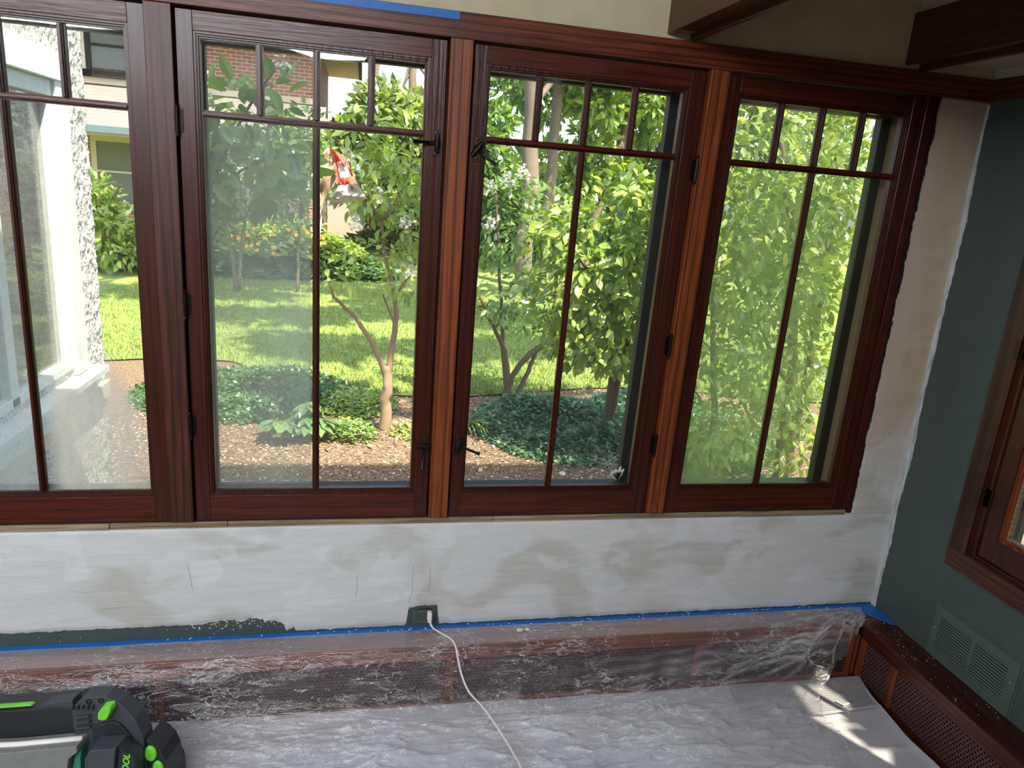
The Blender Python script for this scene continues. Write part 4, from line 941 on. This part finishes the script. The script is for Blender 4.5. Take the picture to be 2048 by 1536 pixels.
# ---- ground cover patches
def patch(name, cx, cy, rx_, ry_, N, hmin, hmax, smin, smax, key, label, cat='ground cover', w_=.5):
    a = rng.uniform(0, 2 * PI, N); r = np.sqrt(rng.random(N)); x = cx + r * np.cos(a) * rx_; y = cy + r * np.sin(a) * ry_
    hh = np.array([noise.noise(Vector((float(p), float(q), 3)) * 2.2) for p, q in zip(x, y)])
    z = GZ + hmin + (hmax - hmin) * np.clip(.5 + hh, .1, 1.1) * (1 - r ** 4) * rng.uniform(.6, 1, N)
    D = np.stack([rng.normal(0, 1, N), rng.normal(0, 1, N), rng.normal(.1, .35, N)], 1)
    o = leaves_mesh(name, np.stack([x, y, z], 1), D, rng.uniform(smin, smax, N), 'leaf_' + key, None, w_, .5)
    return tag(o, label, cat, kind='stuff')
patch('ground_cover', -3.0, 5.25, 1.05, .95, 9000, .02, .20, .04, .07, 'deep', 'dark green pachysandra patch left of the small tree, beside the lawn')
patch('ground_cover', -1.95, 4.95, .42, .5, 2000, .02, .14, .04, .065, 'bright', 'bright low ground cover just behind the large leathery clump')
patch('ground_cover', .1, 4.25, .95, 1.0, 11000, .02, .24, .04, .07, 'blue', 'blue green pachysandra patch beneath the large shrub, third window')
patch('ground_cover', -1.95, 4.0, .22, .22, 600, .02, .16, .035, .055, 'mid', 'small loose weed clump left of the small tree trunk')
patch('ground_cover', 1.2, 4.3, .9, 1.2, 6000, .02, .22, .04, .07, 'blue', 'green ground cover under the tall shrub, fourth window')
patch('ground_cover', -1.35, 4.15, .30, .28, 500, .01, .08, .03, .05, 'bright', 'sparse bright weeds at the foot of the small tree')
# strap leaved plant
sp = empty('daylily_clump', (-.93, 4.2, GZ), 'clump of arching strap leaves at the left edge of the third window', 'plant')
for k in range(70):
    a = random.random() * 2 * PI; L = random.uniform(.22, .38); d = Vector((math.cos(a), math.sin(a), 0)); s_ = Vector((-d.y, d.x, 0)) * .008; p0 = Vector((-.93 + random.gauss(0, .06), 4.2 + random.gauss(0, .05), GZ))
    b = MB(); pts = [p0 + d * (L * t_) * .9 + Vector((0, 0, L * (1.35 * t_ - 1.25 * t_ * t_))) for t_ in (0, .25, .5, .75, 1)]
    vs = []
    for i, p in enumerate(pts): ww = (1, 1, .9, .6, .05)[i]; vs += [p - s_ * ww, p + s_ * ww]
    b.add(vs, [(2 * i, 2 * i + 1, 2 * i + 3, 2 * i + 2) for i in range(4)]).build('leaf', 'leafo_mid', sp)
# ---- flower bed in front of the neighbour's house
patch('ground_cover', -4.6, 14.4, 3.6, 1.2, 7000, .1, .9, .14, .24, 'deep', 'dark green leafy bed at the far edge of the lawn', 'flower bed')
patch('ground_cover', -4.0, 14.6, 2.2, 1.2, 5000, .5, 1.3, .10, .18, 'bright', 'sunlit yellow flowering perennials in the bed before the brick house', 'flower bed')
fb = MB()
for k in range(46):
    x = random.uniform(-5.4, -2.6); y = random.uniform(13.2, 14.2); z = GZ + random.uniform(.55, 1.05)
    fb.lathe([(0, 0), (.036, .01), (.04, .025), (0, .018)], (x, y, z), (random.gauss(0, .3), -1, .6), 8)
tag(fb.build('yellow_flowers', 'petal_yellow'), 'yellow and orange flower heads over the far bed', 'flowers', kind='stuff')
# ---- stone edging by the lawn, far left
for i, (x, y, sx, sz) in enumerate([(-7.55, 15.4, .5, .16), (-7.1, 15.35, .42, .14), (-7.35, 15.5, .6, .14)]):
    b = MB().box(x - sx / 2, x + sx / 2, y - .2, y + .2, GZ + (.17 if i == 2 else .01), GZ + (.17 if i == 2 else .01) + sz, c=.03)
    tag(b.build('edging_stone', 'stone'), ['pale flat stone nearest the stucco corner, bottom of the edging', 'pale flat edging stone at the right of the small stack', 'flat stone on top of the edging stack'][i], 'stone', 'stones edging the far bed')
# ---- small bush in front of the brick house
sb = empty('foundation_bush', (-6.9, 13.5, GZ), 'loose green bush before the brick house, seen through the first window', 'shrub')
branches(sb, [([(-6.9, 13.5, GZ), (-6.9, 13.5, .8), (-7.1, 13.5, 1.6)], .05, .02), ([(-6.9, 13.5, GZ), (-6.7, 13.4, .6), (-6.4, 13.4, 1.2)], .05, .02)])
bl = [(-6.95, 13.5, .85, .5, .5, .5), (-6.8, 13.4, .4, .75, .6, .5), (-6.5, 13.2, .05, .8, .6, .45)]; bl += sub_blobs(bl, 4, .45, 2)
C_, D_ = cloud(bl, 1700); plant_leaves(sb, C_, D_, rng.uniform(.12, .24, len(C_)), 'bright', 0)

# ---- flowering shrub between the lawn and the house
fs = empty('flowering_shrub', (-4.1, 11.6, GZ), 'hazy green shrub with white blossom standing before the brick house, second window', 'shrub')
branches(fs, [([(-4.1, 11.6, GZ), (-4.2, 11.6, .6), (-4.6, 11.5, 1.9)], .04, .015), ([(-4.05, 11.6, GZ), (-3.9, 11.6, .8), (-3.4, 11.5, 2.1)], .04, .015), ([(-3.05, 11.8, GZ), (-3.0, 11.8, .8), (-2.9, 11.8, 2.2)], .035, .015)])
bl = [(-4.5, 11.5, 2.0, .7, .5, .45), (-3.6, 11.4, 2.15, .75, .5, .5), (-4.1, 11.4, 1.35, .9, .5, .5), (-3.1, 11.6, 1.3, .6, .5, .6), (-2.9, 11.6, 2.3, .55, .5, .5)]; bl += sub_blobs(bl, 4, .45, 12)
C_, D_ = cloud(bl, 2600); plant_leaves(fs, C_, D_, rng.uniform(.11, .20, len(C_)), 'mid', 0)
for k in range(16): panicle(fs, (random.uniform(-4.9, -2.6), 10.95, random.uniform(1.1, 2.4)), .12)
# ---- background trees
def tree(loc, h, r0, blobs, N, key, label, size=(.22, .42), name='background_tree', lean=(0, 0)):
    x, y = loc; t_ = empty(name, (x, y, GZ), label, 'tree', 'trees beyond the lawn')
    branches(t_, [([(x, y, GZ - .05), (x + lean[0] * .3, y, GZ + h * .35), (x + lean[0] * .7, y, GZ + h * .7), (x + lean[0], y, GZ + h)], r0, r0 * .55)], 'bark_big', 'trunk')
    for k in range(4):
        b_ = blobs[k % len(blobs)]; z0 = GZ + h * random.uniform(.4, .8); f_ = (z0 - GZ) / h
        branches(t_, [([(x + lean[0] * f_, y, z0), ((x + b_[0]) / 2, (y + b_[1]) / 2, (z0 + b_[2]) / 2 + .3), b_[:3]], r0 * .35, r0 * .12)], 'bark_big')
    bb = sub_blobs(blobs, 7, .36, int(abs(x * 10)) + 1)
    C_, D_ = cloud(bb, N, -.2, .3); plant_leaves(t_, C_, D_, rng.uniform(size[0], size[1], N), key, 0); return t_
tree((1.75, 14.2), 9, .22, [(1.0, 14.6, 6.5, 2.4, 2, 1.6), (2.8, 14.4, 6.8, 2.2, 2, 1.5), (3.2, 15, 4.9, 1.3, 1.5, .9)], 3200, 'far', 'old tree with a broad furrowed trunk, seen high in the third window', (.2, .34), 'old_shade_tree', (-.1, 0))
tree((2.65, 16), 8, .16, [(2.2, 16, 5.4, 1.6, 1.6, 1.2), (3.8, 16, 5.0, 1.6, 1.6, 1.4)], 2600, 'far', 'tree with a slim dark trunk right of the old broad trunk')
tree((4.0, 17), 6, .15, [(4.8, 17, 4.3, 1.8, 1.6, 1.6), (4.2, 17, 2.4, 1.6, 1.5, 1.3)], 3000, 'bright', 'leaning tree with a curved bough high in the third window', lean=(1.3, 0))
tree((-.6, 19), 7, .16, [(-1.0, 19, 3.4, 1.8, 1.5, 1.2), (.4, 19, 3.0, 1.7, 1.5, 1.6), (-.3, 19, 1.3, 2, 1.5, 1.3)], 5200, 'far', 'rounded green tree behind the small hydrangea tree')
tree((-1.5, 22), 6, .14, [(-1.7, 22, 2.9, 1.2, 1.2, 1.2), (-1.4, 22, 1.4, 1.4, 1.2, 1.4)], 2600, 'far', 'pale green tree against the corner of the brick house')
tree((1.2, 20), 6, .15, [(1.2, 20, 2.6, 1.6, 1.5, 1.4), (2.4, 20, 1.4, 1.8, 1.5, 1.6)], 3400, 'mid', 'mid green tree behind the old broad trunk')
tree((6.5, 18), 8, .2, [(6.2, 18, 3.0, 2, 2, 2), (7.6, 18, 5.0, 2.4, 2, 2.2), (6.6, 18, .9, 2, 2, 1.4)], 4600, 'bright', 'sunlit tree behind the fourth window, nearest the leaning tree')
tree((11, 18), 8, .2, [(10.4, 18, 3.4, 2.4, 2, 2.4), (12.5, 18, 5.4, 2.6, 2, 2.4), (10.8, 18, .9, 2.4, 2, 1.5)], 4600, 'far', 'tall tree far to the right behind the fourth window')
tree((4.2, 22), 7, .2, [(4.2, 22, 1.6, 2.6, 2, 1.9), (4.6, 22, 5.0, 2.6, 2, 2.4)], 3400, 'mid', 'dense tree closing the view behind the leaning tree')
patch('ground_cover', 5.2, 21.5, 7.6, 1.6, 6500, .2, 1.9, .25, .4, 'mid', 'low hedge of mixed shrubs closing the far side of the lawn', 'hedge')
# high maple over the garden whose shade dapples the lawn; trunk stands right of the fourth window
mp = empty('shade_maple', (5.6, 5.2, GZ), 'tall maple standing right of the garden, its crown above the windows', 'tree')
branches(mp, [([(5.6, 5.2, GZ), (5.5, 5.2, 3), (4.4, 5.1, 7), (3.2, 5, 9.5)], .28, .14)], 'bark_big', 'trunk')
bl = [(3.4, 3.2, 8.6, 1.9, 1.2, .7), (.9, 2.7, 8.4, 1.5, .9, .5), (3.2, 5.3, 9.4, 2.2, 1.3, .7), (-.1, 4.6, 9.3, 1.9, .8, .5), (1.7, 6.9, 9.6, 2.2, .8, .6), (-1.8, 5.9, 9.9, 1.8, .8, .5), (-.4, 8.3, 9.7, 2.4, .8, .5), (3.9, 8.4, 9.4, 1.9, 1.0, .7), (-3.2, 8.6, 9.4, 1.8, .9, .5), (-4.2, 6.6, 9.2, 1.5, .7, .5), (2.6, 1.2, 7.6, 1.2, .6, .4), (.4, .8, 7.4, .9, .5, .4)]
C_, D_ = cloud(sub_blobs(bl, 5, .5, 77), 9000, -.1, .0); plant_leaves(mp, C_, D_, rng.uniform(.28, .48, len(C_)), 'far', 0)

# ---- neighbour's brick house
nh = empty('brick_house', (-8, 17.4, GZ), 'two storey red brick house with a shingled porch roof across the lawn', 'house')
HX0, HX1, HY = -14., -3.02, 17.4
B = lambda nm, mt, *a, c=0.: box(nm, mt, nh, *a, c=c)
b = MB().box(HX0, HX1, HY, HY + 6, GZ, 6.4); b.build('wall', 'brick_wall', nh)
B('stone_band', 'trim_cream', HX0, HX1 + .03, HY - .05, HY, 3.28, 3.42); B('stone_lintel', 'trim_cream', -5.95, -4.75, HY - .06, HY, 5.02, 5.22)
# porch roof of shingle courses
pr_ = MB().prism([(HY, 3.26), (HY - 1.9, 2.30), (HY - 1.9, 2.20), (HY, 2.20)], lambda u, v: (HX0, u, v), lambda u, v: (HX1 + .2, u, v)).build('porch_roof', 'shingle', nh)
for k in range(12):
    y = HY - 1.9 + k * .155; z = 2.30 + k * .0785
    MB().prism([(y - .02, z - .012), (y - .02, z + .004), (y + .15, z + .085), (y + .15, z + .05)], lambda u, v: (HX0, u, v), lambda u, v: (HX1 + .22, u, v)).build('shingle_course', 'shingle', nh)
B('gutter', 'gutter_blue', HX0, HX1 + .25, HY - 2.0, HY - 1.9, 2.16, 2.30); B('eave_board', 'trim_cream', HX0, HX1 + .2, HY - 1.9, HY - .001, 2.12, 2.199)
# upper eave and gutter end
B('upper_eave', 'trim_cream', HX0, HX1 + .95, HY - .8, HY + 6.5, 4.72, 4.90); B('gutter', 'interior_dark', HX1 + .95, HX1 + 1.05, HY - .8, HY + 6.5, 4.70, 4.95)
def hwin(x0, x1, z0, z1, yy, frame='trim_cream', sill=True):
    f_ = MB().box(x0 - .12, x0, yy - .06, yy, z0 - .05, z1 + .12).box(x1, x1 + .12, yy - .06, yy, z0 - .05, z1 + .12).box(x0, x1, yy - .06, yy, z1, z1 + .12).box(x0, x1, yy - .07, yy, (z0 + z1) / 2 - .025, (z0 + z1) / 2 + .025)
    if sill: f_.box(x0 - .25, x1 + .25, yy - .16, yy, z0 - .20, z0 - .05)
    f_ = f_.build('window', frame, nh); p = box('pane', 'curtain_grey', f_, x0, x1, yy - .03, yy - .02, z0, z1)
    return f_
hwin(-8.02, -7.30, 3.62, 4.62, HY, 'interior_dark'); hwin(-8.95, -8.25, 3.62, 4.62, HY, 'trim_cream')
hwin(-8.05, -6.95, .66, 2.02, HY); hwin(-5.9, -4.8, .66, 2.02, HY)
B('stone_band', 'trim_cream', HX0, HX1 + .03, HY - .04, HY, .42, .54)

# ---- this house's own bay beside the first window
stx = -3.4; nu, nv = 330, 300
yy = np.linspace(.17, 2.50, 250); tv_ = [(stx, float(v)) for v in yy] + [(stx - .03 * (1 - math.cos(a)), 2.50 + .03 * math.sin(a)) for a in np.linspace(.1, PI / 2, 10)] + [(stx - .03 - float(v), 2.53) for v in np.linspace(.01, 1.2, 70)]
zz_ = np.linspace(GZ - .02, 3.4, 420); P = np.zeros((len(tv_), len(zz_), 3))
for i, (a, b_) in enumerate(tv_): P[i, :, 0] = a; P[i, :, 1] = b_; P[i, :, 2] = zz_
nz_ = vnoise(P.shape[:2], (130, 130), 31, 3, .7); nr = np.array([(1, 0) if b_ <= 2.5 else ((.7, .7) if a > stx - .03 else (0, 1)) for a, b_ in tv_])
P[:, :, 0] += nz_ * .014 * nr[:, 0][:, None]; P[:, :, 1] += nz_ * .014 * nr[:, 1][:, None]
yc = (P[:-1, :-1, 1] + P[1:, 1:, 1]) / 2; zc = (P[:-1, :-1, 2] + P[1:, 1:, 2]) / 2; xc = P[:-1, :-1, 0]
hole = (yc > .62) & (yc < 2.12) & (zc > .60) & (zc < 2.10) & (xc > stx - .03)
st(grid_obj('wall_bay', P, 'stucco', mask=~hole))
st(MB().box(-5.0, stx - .25, .17, 2.3, GZ, .45).box(-5.0, -4.9, .17, 2.3, .45, 3.2).build('wall_bay_inner', 'interior_dark'))
w6 = st(empty('window_6')); B = lambda nm, mt, *a, c=0.: box(nm, mt, w6, *a, c=c)
fx0, fx1 = stx - .05, stx + .035
B('casing', 'white_paint', fx0, fx1, 2.02, 2.165, .56, 2.14, c=.004); B('casing', 'white_paint', fx0, fx1, .60, .72, .56, 2.14, c=.004); B('casing', 'white_paint', fx0, fx1 + .01, .58, 2.18, 2.03, 2.16, c=.004)
B('stile', 'white_paint', fx0, fx1 - .02, 1.965, 2.02, .60, 2.03, c=.003); B('stile', 'white_paint', fx0, fx1 - .02, 1.30, 1.375, .60, 2.03, c=.003); B('rail', 'white_paint', fx0, fx1 - .02, .72, 1.965, 1.955, 2.03, c=.003); B('rail', 'white_paint', fx0, fx1 - .02, .72, 1.965, .60, .64, c=.003)
B('sill', 'white_paint', stx - .05, stx + .10, .5, 2.28, .515, .555, c=.004); B('apron', 'white_paint', stx - .02, stx + .045, .5, 2.24, .40, .515, c=.003)
B('stone_course', 'trim_cream', stx - .02, stx + .022, .5, 2.525, .30, .40, c=.004)
B('pane', 'glass_bay', stx - .03, stx - .026, .72, 1.965, .64, 1.955)
tag(MB().lathe([(0, 0), (.10, 0), (.14, .13), (.15, .13), (.15, .16), (.13, .16), (.12, .03), (0, .03)], (stx - .35, 1.72, .452), (0, 0, 1), 20).build('flower_pot', 'terracotta'), 'terracotta pot standing inside the neighbouring bay window', 'pot')
# roof and eaves of this house (above the frame; they cast its shade)
st(box('roof', 'shingle', None, -6, .42, -4.4, .60, 2.76, 2.86))
st(box('shade_block', 'stucco', None, -.9, 3.2, -1.60, -.75, 2.87, 7.55))  # added block up high, shaped to shade the bed and clear the sun patch
# added shrub outside the right wall, placed to trim the sun through its window
st(box('ground_side', 'mulch', None, .17, 14, -10, .169, GZ - .3, GZ))
ev = empty('sun_screen_shrub', (.95, -1.5, GZ), 'dense dark sun-blocking shrub added outside the casement of the green wall', 'shrub')
branches(ev, [([(.95, -1.5, GZ), (.9, -1.5, .6), (.85, -1.3, 2.0)], .05, .02), ([(.95, -1.5, GZ), (1.0, -1.7, .7), (.9, -2.0, 2.0)], .04, .02)])
bl = [(.82, -1.0, 2.10, .36, .5, .78), (.82, -1.6, 2.15, .36, .5, .78), (.82, -2.2, 2.10, .36, .5, .78), (.85, -1.2, .7, .4, .6, .9), (.85, -2.0, .7, .4, .6, .9)]
C_, D_ = cloud(bl, 9000, -.1, .1); plant_leaves(ev, C_, D_, rng.uniform(.09, .14, len(C_)), 'deep', 0, .6)
# cobweb and egg sac in the lower right corner of window 3
cw = empty('cobweb', (-1.04, .06, .8), 'dusty cobweb with a pale papery tuft in the corner of the third window', 'cobweb')
b = MB(); c0 = Vector((-1.046, .075, .775))
for k in range(9):
    a = math.radians(58 + k * 9.5); d = Vector((math.cos(a), 0, math.sin(a))); L = random.uniform(.030, .052); s_ = Vector((-d.z, 0, d.x)) * .006
    b.prism([(0, -.6), (.5, -1), (1, 0), (.5, 1), (0, .6)], lambda u, v: c0 + d * L * u + s_ * v + Vector((0, .004 * u, 0)), lambda u, v: c0 + d * L * u + s_ * v * .9 + Vector((0, -.004, 0)))
b.build('papery_tuft', 'web', cw, fix=True)
b = MB(); p0 = [Vector((-1.05, .07, .775 + .018 * k)) for k in range(6)]
for k in range(26):
    a = random.choice(p0); e = Vector((random.uniform(-1.16, -1.08), random.uniform(.06, .09), random.uniform(.772, .90)))
    b.tube([a, (a + e) / 2 + Vector((0, 0, -.008)), e], .00025, 4)
b.build('thread', 'web', cw)
# tall spires such as dry leaves lying about the mulch
N = 60; C3 = np.stack([rng.uniform(-2.7, .3, N), rng.uniform(3.0, 4.2, N), np.full(N, GZ + .014)], 1); D3 = np.stack([rng.normal(0, 1, N), rng.normal(0, 1, N), rng.normal(0, .15, N)], 1)
tag(leaves_mesh('leaf_litter', C3, D3, rng.uniform(.025, .065, N), 'chips', None, .6, .4), 'pale dry leaves scattered over the mulch outside', 'fallen leaves', kind='stuff')
